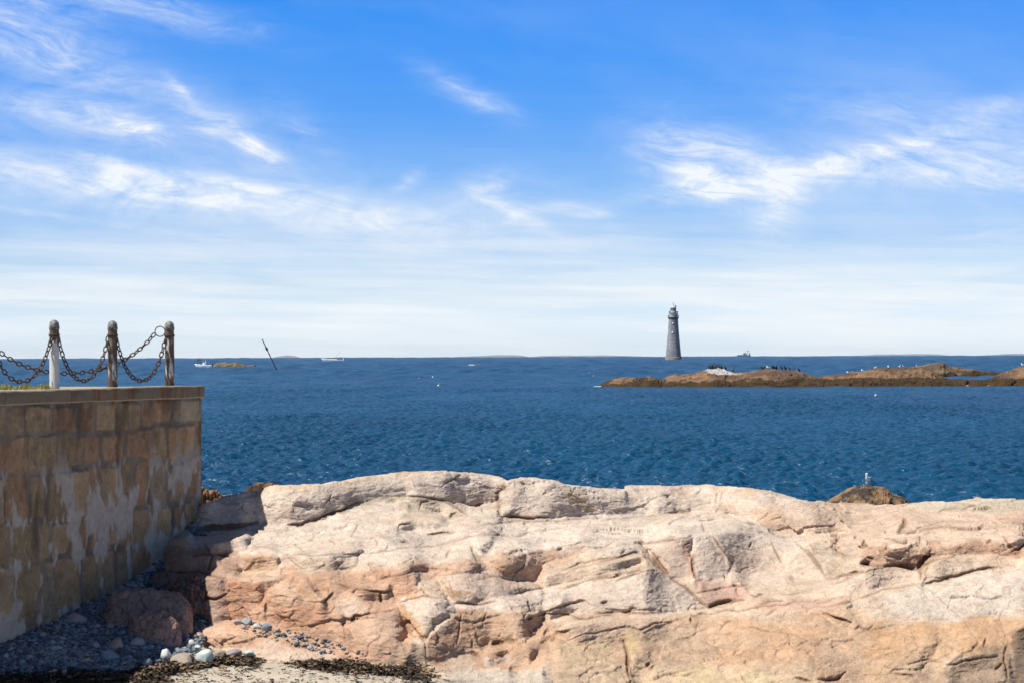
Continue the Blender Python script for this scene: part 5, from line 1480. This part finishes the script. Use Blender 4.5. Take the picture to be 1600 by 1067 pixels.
def build_boats():
    # open boat with a console and a figure, by the small islet
    D = 1040; k = D / F
    c = sea_at(319, D)
    b = empty('open_motorboat', tuple(c), math.pi - .1)
    tag(b, 'small open white motorboat with a dark canopy frame, beside the low islet', 'boat', 'white boats')
    link('hull', hull_mesh(6.6, 2.2, 1.1), M_WHITE, b)
    boxes('console', [(.2, 0, 1.5, .9, .9, 1.3, .9)], M_WHITE, b)
    boxes('windscreen', [(.55, 0, 2.35, .12, .9, .5)], M_GLASS, b, 0)
    boxes('outboard_motor', [(-3.45, 0, 1.35, .55, .5, .9, .8), (-3.5, 0, .4, .25, .2, 1.1)], M_DK, b)
    bars('canopy_frame', [((1.7, s_, 1.1), (1.5, s_, 3.2), .06) for s_ in (-.7, .7)] + [((2.6, s_, 1.1), (2.6, s_, 3.2), .06) for s_ in (-.7, .7)] + [((1.3, 0, 3.25), (2.8, 0, 3.25), .25)], M_DK, b)
    # person standing at the console
    p = empty('person', tuple(c + np.array([.55, .1, 1.0])))
    tag(p, 'person in a white top standing at the console of the open boat', 'person')
    rings = []
    for (z_, rx, ry) in [(0, .10, .08), (.1, .16, .11), (.5, .17, .12), (.85, .19, .14), (1.0, .17, .12), (1.25, .21, .13), (1.42, .22, .12), (1.47, .08, .08), (1.55, .07, .07), (1.6, .09, .10), (1.7, .10, .11), (1.78, .08, .09), (1.82, .01, .01)]:
        a = np.linspace(0, 2 * np.pi, 12, endpoint=False); rings.append(np.stack([rx * np.cos(a), ry * np.sin(a), 0 * a + z_], -1))
    link('body', grid_mesh('body', loft(rings), True, True), mat_basic('white_shirt_figure', (.7, .68, .66), .8, .1, 2), p)
    # cabin cruiser farther out
    D = 1850; c = sea_at(521.5, D)
    b = empty('cabin_cruiser', tuple(c), math.pi + .05)
    tag(b, 'long white cabin cruiser with a raked bow near the horizon', 'boat', 'white boats')
    L = 15.0
    link('hull', hull_mesh(L, 4.2, 1.7, .5, 26, 1.25), M_WHITE, b)
    cb = boxes('cabin', [(.6, 0, 2.55, 6.0, 3.0, 1.7, .78, -.3), (-1.0, 0, 4.0, 2.6, 2.4, 1.0, .8, -.2)], M_WHITE, b, .12)
    boxes('cabin_window', [(.5, 0, 2.75, 5.3, 3.02, .55, .95)], M_GLASS, cb, 0)
    boxes('cockpit', [(-4.6, 0, 1.75, 4.0, 3.1, .35)], M_DK, b, .05)
    boxes('stern_rail', [(-7.0, 0, 2.35, .5, 3.2, 1.4, .9)], M_WHITE, b, .1)
    bars('outrigger_pole', [((-1.0, -1.0, 3.4), (-5.2, -2.4, 8.0), .09)], mat_basic('grey_pole', (.4, .42, .44), .5, .1, 1), b)


def build_ship():
    D = 7200.0; c = sea_at(1163, D); k = D / F
    b = empty('navy_ship', tuple(c), math.pi)
    tag(b, 'grey ship with a tall mast low on the horizon', 'ship')
    m = mat_basic('ship_grey', (.17, .19, .22), .7, .15, .1)
    # the hull stands hull-down behind the horizon: build it tall enough to show over it
    z = lambda y: float(at(1163, y, D)[2] - c[2])
    link('hull', hull_mesh(20 * k, 5.5 * k, z(554.6), 1.0, 26, .5), m, b)
    s_ = lambda x: -(x - 1163) * k            # photo column to ship x (bow to the left)
    h0 = z(555)
    sup = [(s_(1164), 0, (z(552.5) + h0) / 2, 6 * k, 3.6 * k, z(552.5) - h0 + 2, .95), (s_(1163.6), 0, (z(551) + z(552.5)) / 2, 2.4 * k, 2.6 * k, 2.6, .85), (s_(1158.8), 0, z(554), 1.6 * k, 2 * k, 3, .7)]
    boxes('superstructure', sup, m, b, .3)
    boxes('stern_house', [(s_(1171), 0, (z(551.8) + h0) / 2, 1.9 * k, 3 * k, z(551.8) - h0 + 2, .9)], m, b, .3)
    boxes('gun_mount', [(s_(1155), 0, z(554.6), 1.4 * k, 1.4 * k, 3.4, .6)], m, b, .3)
    bars('main_mast', [((s_(1168.5), 0, h0), (s_(1168.5), 0, z(547)), .55), ((s_(1170.6), 0, z(548.2)), (s_(1167.6), 0, z(548.2)), .9)], m, b)
    bars('fore_mast', [((s_(1165), 0, z(552)), (s_(1165), 0, z(546.5)), .28)], m, b)


def build_marker():
    D = 850.0
    a = sea_at(432.5, D); top = at(409.5, 530.0, D)
    m = empty('spar_marker', tuple(a))
    tag(m, 'thin dark pole marker leaning steeply out of the water', 'marker pole')
    t = top - a
    dk = mat_basic('weathered_spar', (.055, .045, .05), .8, .2, 1)
    bars('pole', [(tuple(-.06 * t), tuple(t), .20)], dk, m)
    q1, q2 = t * .64, t * .74
    bars('target_board', [(tuple(q1), tuple(q2), .42)], dk, m)
    bars('band', [(tuple(t * .50), tuple(t * .52), .26)], dk, m)


build_boats(); build_ship(); build_marker()


def build_buoys():
    def buoy(px, y, label, c1, c2, sc=1.0):
        lvl = 553 + .0033 * -(px - 800)
        D = 5.0 * F / (y - lvl)
        c = sea_at(px, D)
        b = empty('lobster_buoy', tuple(c)); tag(b, label, 'buoy', 'buoys on the water')
        r = .13 * sc * max(1, D / 500)
        lathe_obj('float', [(.001, -.4 * r), (.8 * r, -.2 * r), (r, .3 * r), (r, 1.1 * r), (.75 * r, 1.6 * r), (.001, 1.75 * r)], mat_basic('buoy_' + c1[0], c1[1], .5, .1, 3), b, 14)
        lathe_obj('stick', [(.12 * r, 1.6 * r), (.11 * r, 3.0 * r), (.001, 3.05 * r)], mat_basic('buoy_' + c2[0], c2[1], .5, .1, 3), b, 8)
    buoy(654.5, 591.5, 'red and white buoy bobbing left of the white one', ('red', (.55, .09, .05)), ('white', (.8, .8, .78)))
    buoy(676, 589.5, 'white buoy bobbing between the red and yellow ones', ('white', (.8, .8, .78)), ('white2', (.8, .8, .78)))
    buoy(685, 603.5, 'yellow buoy nearest to the shore in open water', ('yellow', (.80, .62, .18)), ('white3', (.8, .8, .78)), 1.25)
    buoy(702.5, 568.5, 'green buoy far out toward the foamy reef', ('green', (.02, .42, .22)), ('green2', (.02, .35, .2)), .8)
    buoy(1368, 618.8, 'pale grey buoy floating just in front of the weedy reef', ('grey', (.6, .62, .62)), ('grey2', (.4, .42, .42)))


build_buoys()


# ------------------------------------------------------------------ birds
def ring_loft(name, spine, mat, parent, seg=14):
    """spine: (x, z, half width, half height) from tail to bill base"""
    rings = []
    sp = np.array(spine, float)
    for i, (x, z_, rx, rz) in enumerate(sp):
        d = sp[min(i + 1, len(sp) - 1), :2] - sp[max(i - 1, 0), :2]; d = d / (np.linalg.norm(d) + 1e-9)
        a = np.linspace(0, 2 * np.pi, seg, endpoint=False)
        rings.append(np.stack([x - d[1] * rz * np.sin(a), rx * np.cos(a), z_ + d[0] * rz * np.sin(a)], -1))
    return link(name, grid_mesh(name, loft(rings), True, True), mat, parent)


M_GW = mat_basic('gull_white', (.86, .86, .85), .8, .04, 8)
M_GG = mat_basic('gull_grey_wing', (.36, .38, .42), .8, .06, 8)
M_BILL = mat_basic('gull_yellow', (.62, .42, .08), .5, .05, 8)
M_LEG = mat_basic('gull_leg', (.50, .34, .28), .6, .05, 8)
M_CORM = mat_basic('cormorant_black', (.018, .018, .020), .5, .1, 8)


def make_gull(name, loc, rz, label, group=None, sc=1.0, floating=False):
    g_ = empty(name, loc, rz); g_.scale = (sc, sc, sc)
    tag(g_, label, 'gull', group)
    zl = -.14 if floating else 0
    body = [(-.27, .20, .008, .006), (-.20, .195, .03, .014), (-.12, .185, .058, .045), (-.03, .18, .076, .070), (.06, .19, .078, .080), (.125, .215, .062, .070), (.155, .265, .044, .046), (.165, .305, .040, .042), (.178, .335, .044, .044), (.198, .352, .040, .040), (.222, .354, .024, .026), (.232, .354, .010, .012)]
    body = [(x * .8, z_ + zl + (.02 if not floating else 0), a, b) for x, z_, a, b in body]
    ring_loft('body', body, M_GW, g_)
    for s_ in (-1, 1):
        w = [(-.26, .205, .006, .006), (-.2, .21, .014, .022), (-.08, .205, .018, .050), (.04, .205, .016, .056), (.09, .21, .004, .02)]
        o = ring_loft('wing', [(x * .8, z_ + zl + (.02 if not floating else 0), a, b) for x, z_, a, b in w], M_GG, g_, 10)
        o.location = (0, s_ * .066, 0)
    ring_loft('bill', [(.18, .37 + zl + (0 if not floating else -.02), .012, .014), (.22, .366 + zl + (0 if not floating else -.02), .008, .010), (.235, .358 + zl + (0 if not floating else -.02), .002, .003)], M_BILL, g_, 8)
    if not floating:
        for s_ in (-1, 1):
            bars('leg', [((.0, s_ * .03, .16), (-.01, s_ * .032, .0), .008), ((-.01, s_ * .032, .006), (.045, s_ * .04, .004), .009)], M_LEG, g_)
    return g_


gp = at(1356.5, 756.5, 84.0)
make_gull('gull', (float(gp[0]), 83.95, float(gp[2]) - .02), math.radians(-118), 'white gull perched on the brown rock close to shore', None, 1.0)
CT = None
def copy_tree(o, loc, rz, sc=None):
    c = o.copy(); COL.objects.link(c); c.location = loc; c.rotation_euler = (0, 0, rz)
    if sc: c.scale = (sc, sc, sc)
    for ch in o.children:
        d = ch.copy(); COL.objects.link(d); d.parent = c
    return c


def make_cormorant(loc, rz, label, group):
    g_ = empty('cormorant', loc, rz); tag(g_, label, 'cormorant', group)
    body = [(-.34, .02, .02, .012), (-.26, .10, .05, .02), (-.20, .20, .085, .05), (-.10, .32, .12, .10), (.0, .44, .12, .11), (.07, .54, .09, .085), (.10, .63, .05, .05), (.09, .72, .036, .036), (.11, .79, .04, .04), (.16, .81, .036, .034), (.20, .81, .016, .016)]
    ring_loft('body', body, M_CORM, g_, 10)
    for s_ in (-1, 1):
        o = ring_loft('wing', [(-.30, .10, .006, .01), (-.2, .25, .02, .07), (-.05, .42, .024, .10), (.04, .52, .01, .03)], M_CORM, g_, 8); o.location = (0, s_ * .11, 0)
    ring_loft('bill', [(.19, .815, .014, .014), (.29, .81, .006, .008), (.31, .80, .002, .003)], M_BILL, g_, 6)
    bars('leg', [((0, .05, .2), (.02, .05, 0), .02), ((0, -.05, .2), (.02, -.05, 0), .02)], M_CORM, g_)
    return g_


cg1, cg2 = 'cormorants on the white stained hump', 'cormorants on the right end of the tan islet'
c0 = None
for grp, lab, xs in [(cg1, 'black cormorant standing on the white stained hump of the long islet', [1107, 1110, 1112.5, 1115, 1117, 1119.5, 1123, 1127, 1133, 1146]), (cg2, 'black cormorant standing on the right hand dome of the tan islet', [1190, 1194, 1207, 1209.5, 1213, 1220, 1226, 1233, 1240, 1248])]:
    for x in xs:
        q_ = topA(x); loc = (float(q_[0]), float(q_[1]) - rng.uniform(0, .6), float(q_[2]) - .02)
        if c0 is None: c0 = make_cormorant(loc, 2.6, lab, grp)
        else:
            c = copy_tree(c0, loc, rng.uniform(0, 6.28)); c['label'] = lab; c['group'] = grp
make_i = None
for x in [1325, 1347, 1365, 1368, 1386, 1404, 1411, 1431]:
    q_ = topB(x); loc = (float(q_[0]), float(q_[1]) - rng.uniform(0, 1.5), float(q_[2]) - .1)
    lab = 'white gull resting on the dark craggy islet'
    if make_i is None: make_i = make_gull('gull', loc, 2.9, lab, 'gulls on the craggy islet', 1.25)
    else:
        c = copy_tree(make_i, loc, rng.uniform(0, 6.28)); c['label'] = lab; c['group'] = 'gulls on the craggy islet'
q_ = topA(1200); make_gull('gull', (float(q_[0]), float(q_[1]) - .3, float(q_[2])), 3.0, 'single white gull among the cormorants on the tan islet', None, 1.5)
q_ = topD(1598); make_gull('gull', (float(q_[0]), float(q_[1]) - .3, float(q_[2])), 3.0, 'white gull on the islet at the right edge', None, 1.6)
fl = None
for (x, y) in [(912, 586.5), (921, 582.5), (927, 588.5)]:
    D = 5.0 * F / (y - (553 - .0033 * (x - 800))); loc = sea_at(x, D) + np.array([0, 0, .1])
    lab = 'white gull floating off the left tip of the tan islet'
    if fl is None: fl = make_gull('gull', tuple(loc), 2.8, lab, 'gulls floating by the islet tip', 1.25, True)
    else:
        c = copy_tree(fl, tuple(loc), rng.uniform(0, 6.28)); c['label'] = lab; c['group'] = 'gulls floating by the islet tip'
for (x, y, lab) in [(1031, 580.5, 'white gull floating between the lighthouse and the tan islet'), (1091, 563, 'white gull floating right beside the lighthouse foot'), (1077, 570.5, 'white gull floating below the lighthouse to its right'), (1140, 566, 'white gull floating beyond the tan islet, below the grey ship'),
                    (797, 563, 'white bird floating far out, left of the lighthouse'), (516, 581, 'white gull floating below the cabin cruiser')]:
    D = min(5.0 * F / (y - (553 - .0033 * (x - 800))), 1500); loc = sea_at(x, D) + np.array([0, 0, .1])
    c = copy_tree(fl, tuple(loc), rng.uniform(0, 6.28), 1.2 * max(1, D / 800)); c['label'] = lab
    if 'group' in c: del c['group']


# ------------------------------------------------------------------ cobbles, pebbles, wrack
def stone_mesh(seed, n=3, flat=.6, ang=.0):
    bm = bmesh.new(); bmesh.ops.create_icosphere(bm, subdivisions=n, radius=1)
    V = np.array([v.co[:] for v in bm.verts])
    r = np.random.default_rng(seed)
    for _ in range(5 + int(5 * ang)):
        d = r.normal(size=3); d /= np.linalg.norm(d); c = r.uniform(.55 - .18 * min(ang, 1), .9 - .2 * min(ang, 1))
        over = np.maximum(V @ d - c, 0); V -= over[:, None] * d * (.75 + .2 * ang)
    V *= (1 + .12 * fbm(V * 1.4 + seed, 3, 500))[:, None]
    V = V * np.array([1, r.uniform(.65, .9), flat * r.uniform(.8, 1.2)])
    for v, co in zip(bm.verts, V): v.co = co
    me = bpy.data.meshes.new('stone'); bm.to_mesh(me); bm.free()
    me.polygons.foreach_set('use_smooth', np.ones(len(me.polygons), bool))
    return me


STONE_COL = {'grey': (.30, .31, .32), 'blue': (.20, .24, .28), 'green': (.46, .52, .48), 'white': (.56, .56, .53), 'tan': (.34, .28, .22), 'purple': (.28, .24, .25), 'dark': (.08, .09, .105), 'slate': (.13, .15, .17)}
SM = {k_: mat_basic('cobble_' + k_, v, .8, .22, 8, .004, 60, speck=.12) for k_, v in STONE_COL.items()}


def build_stones():
    for i, (x, y, w, h, c, fl_, an, lab) in enumerate([
            (318, 1038, 34, 28, 'green', .95, 1.0, 'pale greenish pointed stone, largest of the sunlit stones'), (258, 1032, 20, 22, 'white', 1.0, .5, 'white upright stone at the edge of the shade'), (286, 1040, 40, 22, 'tan', .6, .4, 'flat tan stone left of the pale pointed stone'),
            (299, 1010, 11, 12, 'white', .9, .4, 'small white stone just above the pale pointed stone'), (308, 1017, 13, 11, 'green', .8, .5, 'small pale green stone behind the pointed stone'), (366, 1026, 28, 14, 'purple', .6, .4, 'purplish flat stone right of the pale pointed stone'),
            (390, 1030, 18, 18, 'green', .9, .7, 'pale green stone beside the purplish one'), (345, 1028, 24, 14, 'tan', .6, .4, 'rough tan stone just right of the pale pointed stone'), (417, 985, 16, 13, 'blue', .85, .1, 'round blue grey stone at the foot of the orange blocks'),
            (386, 976, 20, 12, 'grey', .6, .2, 'grey stone resting on top of the front slab'), (372, 976, 16, 10, 'grey', .6, .3, 'small grey stone left on the front slab'), (402, 982, 14, 9, 'green', .6, .3, 'pale stone between the grey and the round blue grey stone')]):
        p = on_beach(x, y)
        if y < 995:                                        # lies on the slab: use the ledge's own surface
            p = ledge_point(x, y)
        me = stone_mesh(600 + i, 4, fl_, an)
        o = link('cobble', me, SM[c], None, tuple(p + np.array([0, .03, h * .40 * p[1] / F])))
        s_ = w / 2 * p[1] / F
        o.scale = (s_, s_, h / 2 * p[1] / F / max(fl_, .5) * 1.05); o.rotation_euler = (0, 0, rng.uniform(-.4, .4))
        tag(o, lab, 'stone', 'sunlit stones by the front slab')
    # cobbles in the shade
    protos = [stone_mesh(700 + i, 3, .6, .3) for i in range(9)]
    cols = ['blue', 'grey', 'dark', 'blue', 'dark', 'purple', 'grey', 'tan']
    pm = {}
    poly = [(0, 1016), (60, 990), (120, 965), (165, 960), (210, 985), (290, 985), (312, 1000), (290, 1035), (235, 1045), (150, 1066), (0, 1080), (-60, 1080), (-60, 1040)]
    made, tries = [], 0
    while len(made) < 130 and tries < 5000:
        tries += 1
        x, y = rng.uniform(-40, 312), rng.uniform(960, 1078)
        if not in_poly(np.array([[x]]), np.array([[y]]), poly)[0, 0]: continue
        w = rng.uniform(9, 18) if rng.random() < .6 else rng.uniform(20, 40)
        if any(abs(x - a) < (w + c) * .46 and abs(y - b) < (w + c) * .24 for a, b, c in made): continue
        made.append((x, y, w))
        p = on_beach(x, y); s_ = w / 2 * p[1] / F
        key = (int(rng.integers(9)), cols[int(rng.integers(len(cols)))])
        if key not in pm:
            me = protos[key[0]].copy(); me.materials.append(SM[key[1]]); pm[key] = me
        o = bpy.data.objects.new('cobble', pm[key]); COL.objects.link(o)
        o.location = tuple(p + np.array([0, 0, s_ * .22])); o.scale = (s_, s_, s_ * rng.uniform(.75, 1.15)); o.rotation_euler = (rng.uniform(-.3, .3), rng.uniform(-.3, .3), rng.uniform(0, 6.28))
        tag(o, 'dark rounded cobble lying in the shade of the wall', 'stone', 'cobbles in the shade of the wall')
    # the small shingle between them
    base = [stone_mesh(800 + i, 1, .6, .3) for i in range(6)]
    bv = [np.array([v.co[:] for v in m_.vertices]) for m_ in base]; bf = [np.array([p.vertices[:] for p in m_.polygons]) for m_ in base]
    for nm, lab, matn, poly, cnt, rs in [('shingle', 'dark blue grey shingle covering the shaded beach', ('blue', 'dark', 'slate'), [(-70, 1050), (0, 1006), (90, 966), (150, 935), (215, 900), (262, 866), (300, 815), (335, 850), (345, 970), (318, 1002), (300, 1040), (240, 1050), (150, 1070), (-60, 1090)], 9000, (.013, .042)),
                                       ('crevice_pebbles', 'grey pebbles caught in the crevice above the front slab', ('grey', 'tan', 'dark'), [(366, 966), (430, 980), (470, 990), (520, 1004), (572, 1020), (568, 1030), (500, 1020), (450, 1008), (380, 986)], 150, (.012, .048))]:
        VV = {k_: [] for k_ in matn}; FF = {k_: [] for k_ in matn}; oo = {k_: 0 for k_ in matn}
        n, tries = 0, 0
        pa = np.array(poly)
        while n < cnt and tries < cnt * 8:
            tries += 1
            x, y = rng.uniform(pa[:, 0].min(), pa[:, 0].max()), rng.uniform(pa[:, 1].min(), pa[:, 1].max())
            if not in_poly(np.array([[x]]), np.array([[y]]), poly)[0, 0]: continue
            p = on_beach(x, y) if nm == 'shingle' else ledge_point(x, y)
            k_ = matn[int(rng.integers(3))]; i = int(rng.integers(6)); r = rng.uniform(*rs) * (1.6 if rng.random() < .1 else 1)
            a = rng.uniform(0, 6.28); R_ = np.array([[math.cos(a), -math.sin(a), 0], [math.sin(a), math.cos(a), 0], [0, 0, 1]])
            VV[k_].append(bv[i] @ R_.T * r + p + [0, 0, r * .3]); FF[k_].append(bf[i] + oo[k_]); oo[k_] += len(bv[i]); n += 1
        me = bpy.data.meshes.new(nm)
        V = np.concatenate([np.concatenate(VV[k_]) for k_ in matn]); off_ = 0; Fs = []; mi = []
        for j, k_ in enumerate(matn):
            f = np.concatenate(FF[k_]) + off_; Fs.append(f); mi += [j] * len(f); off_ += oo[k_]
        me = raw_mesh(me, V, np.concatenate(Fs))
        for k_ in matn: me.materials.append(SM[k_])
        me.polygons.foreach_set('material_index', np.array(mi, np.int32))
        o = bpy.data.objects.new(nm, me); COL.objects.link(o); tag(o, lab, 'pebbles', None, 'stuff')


build_stones()


def build_wrack():
    V, Q, MI = [], [], []
    def strip(x, y, n_, sc):
        p = on_beach(x, y); a = rng.uniform(-.9, .9) + (math.pi if rng.random() < .5 else 0)
        L_ = rng.uniform(.05, .20) * sc; w = rng.uniform(.006, .020) * sc; k_ = 5
        o = len(V); c = p.copy() + [0, 0, rng.uniform(.004, .05 * sc)]
        cur = rng.uniform(-1.2, 1.2)
        for i in range(k_):
            d = np.array([math.cos(a), math.sin(a), 0]); nrm = np.array([-d[1], d[0], rng.uniform(-.9, .9)])
            V.append(c - nrm * w); V.append(c + nrm * w + [0, 0, rng.uniform(0, .012)])
            c = c + d * L_ / k_ + [0, 0, rng.uniform(-.012, .014) * sc]; c[2] = max(c[2], beach_z(c[0], c[1]) + .003); a += cur / k_
        mi = 0 if rng.random() < .74 else 1
        for i in range(k_ - 1): Q.append([o + 2 * i, o + 2 * i + 1, o + 2 * i + 3, o + 2 * i + 2]); MI.append(mi)
    ctr = np.array([(150, 1062), (235, 1049), (290, 1040), (350, 1036), (420, 1036), (470, 1040), (540, 1044), (600, 1051), (660, 1055), (690, 1060)])
    for i in range(6200):
        x = rng.uniform(150, 690)
        dens = .55 + .9 * vnoise(np.array([[x / 38, 0, 0]]), 31)[0]
        if rng.random() > dens: continue
        y = np.interp(x, ctr[:, 0], ctr[:, 1]) + rng.normal(0, 3.8) * (1 + .4 * math.sin(x * .05)) - 1
        strip(x, y, i, 1)
    for i in range(2600):
        x, y = rng.uniform(-50, 255), 1064 + rng.normal(0, 6) - .02 * 0
        strip(x, y + (x < 80) * 4, i, 1.1)
    for i in range(420):
        strip(rng.uniform(230, 700), rng.uniform(1040, 1072), i, .7)
    me = raw_mesh(bpy.data.meshes.new('seaweed'), np.array(V), np.array(Q))
    me.materials.append(mat_basic('dry_wrack', (.040, .029, .020), .85, .35, 20))
    me.materials.append(mat_basic('tan_wrack', (.20, .13, .07), .85, .35, 20))
    me.polygons.foreach_set('material_index', np.array(MI, np.int32))
    o = bpy.data.objects.new('seaweed_wrack', me); COL.objects.link(o)
    tag(o, 'dark dried seaweed lying in a line across the sand', 'seaweed', None, 'stuff')


build_wrack()


# ------------------------------------------------------------------ far coast
def build_coast():
    D = 21000.0
    m = mat_basic('far_coast', (.17, .19, .20), .95, .1, .002)
    for prof in ([(426, 557.5), (436, 555.5), (448, 554.2), (462, 555.5), (470, 558)], [(700, 557.4), (745, 555.2), (775, 553.8), (800, 553.6), (815, 554.6), (828, 556.5)], [(830, 556.2), (850, 554.8), (900, 554.6), (940, 554.0), (990, 555.2), (1020, 556.5)],
                 [(1330, 555), (1370, 552.8), (1420, 552.2), (1450, 552.0), (1475, 553.5), (1490, 555)], [(1540, 554), (1575, 551.8), (1620, 551.2), (1660, 553)]):
        px = np.array([p[0] for p in prof], float); py = np.array([p[1] for p in prof])
        x = np.linspace(px[0], px[-1], 120); y = np.interp(x, px, py) + .7 + .35 * fbm(np.stack([x / 9, 0 * x, 0 * x], -1), 3, 77)
        t_ = at(x, y, np.full(120, D))
        rows_ = []
        for t in np.linspace(-1, 1, 9):
            q = t_.copy(); q[:, 1] += 900 * t; q[:, 0] *= q[:, 1] / D; q[:, 2] = -75 + (t_[:, 2] + 75) * (1 - abs(t) ** 2.5); rows_.append(q)
        o = link('distant_shore', grid_mesh('distant_shore', np.stack(rows_)), m); tag(o, kind='structure')


build_coast()


# ------------------------------------------------------------------ sea air
def build_haze():
    bm = bmesh.new()
    bmesh.ops.create_cube(bm, size=1, matrix=Matrix.Translation((0, 11000, -20)) @ Matrix.Diagonal((16000, 23200, 150, 1)))
    me = bpy.data.meshes.new('haze'); bm.to_mesh(me); bm.free()
    m = bpy.data.materials.new('sea_haze'); m.use_nodes = True
    t = m.node_tree; t.nodes.remove(t.nodes['Principled BSDF'])
    v = t.nodes.new('ShaderNodeVolumePrincipled')
    v.inputs['Color'].default_value = (.90, .95, 1, 1); v.inputs['Density'].default_value = HAZE
    v.inputs['Anisotropy'].default_value = 0.2
    t.links.new(v.outputs[0], t.nodes['Material Output'].inputs['Volume'])
    o = link('haze', me, m); tag(o, 'thin pale sea haze over the water', 'haze', None, 'stuff')


HAZE = 1.0e-5
build_haze()
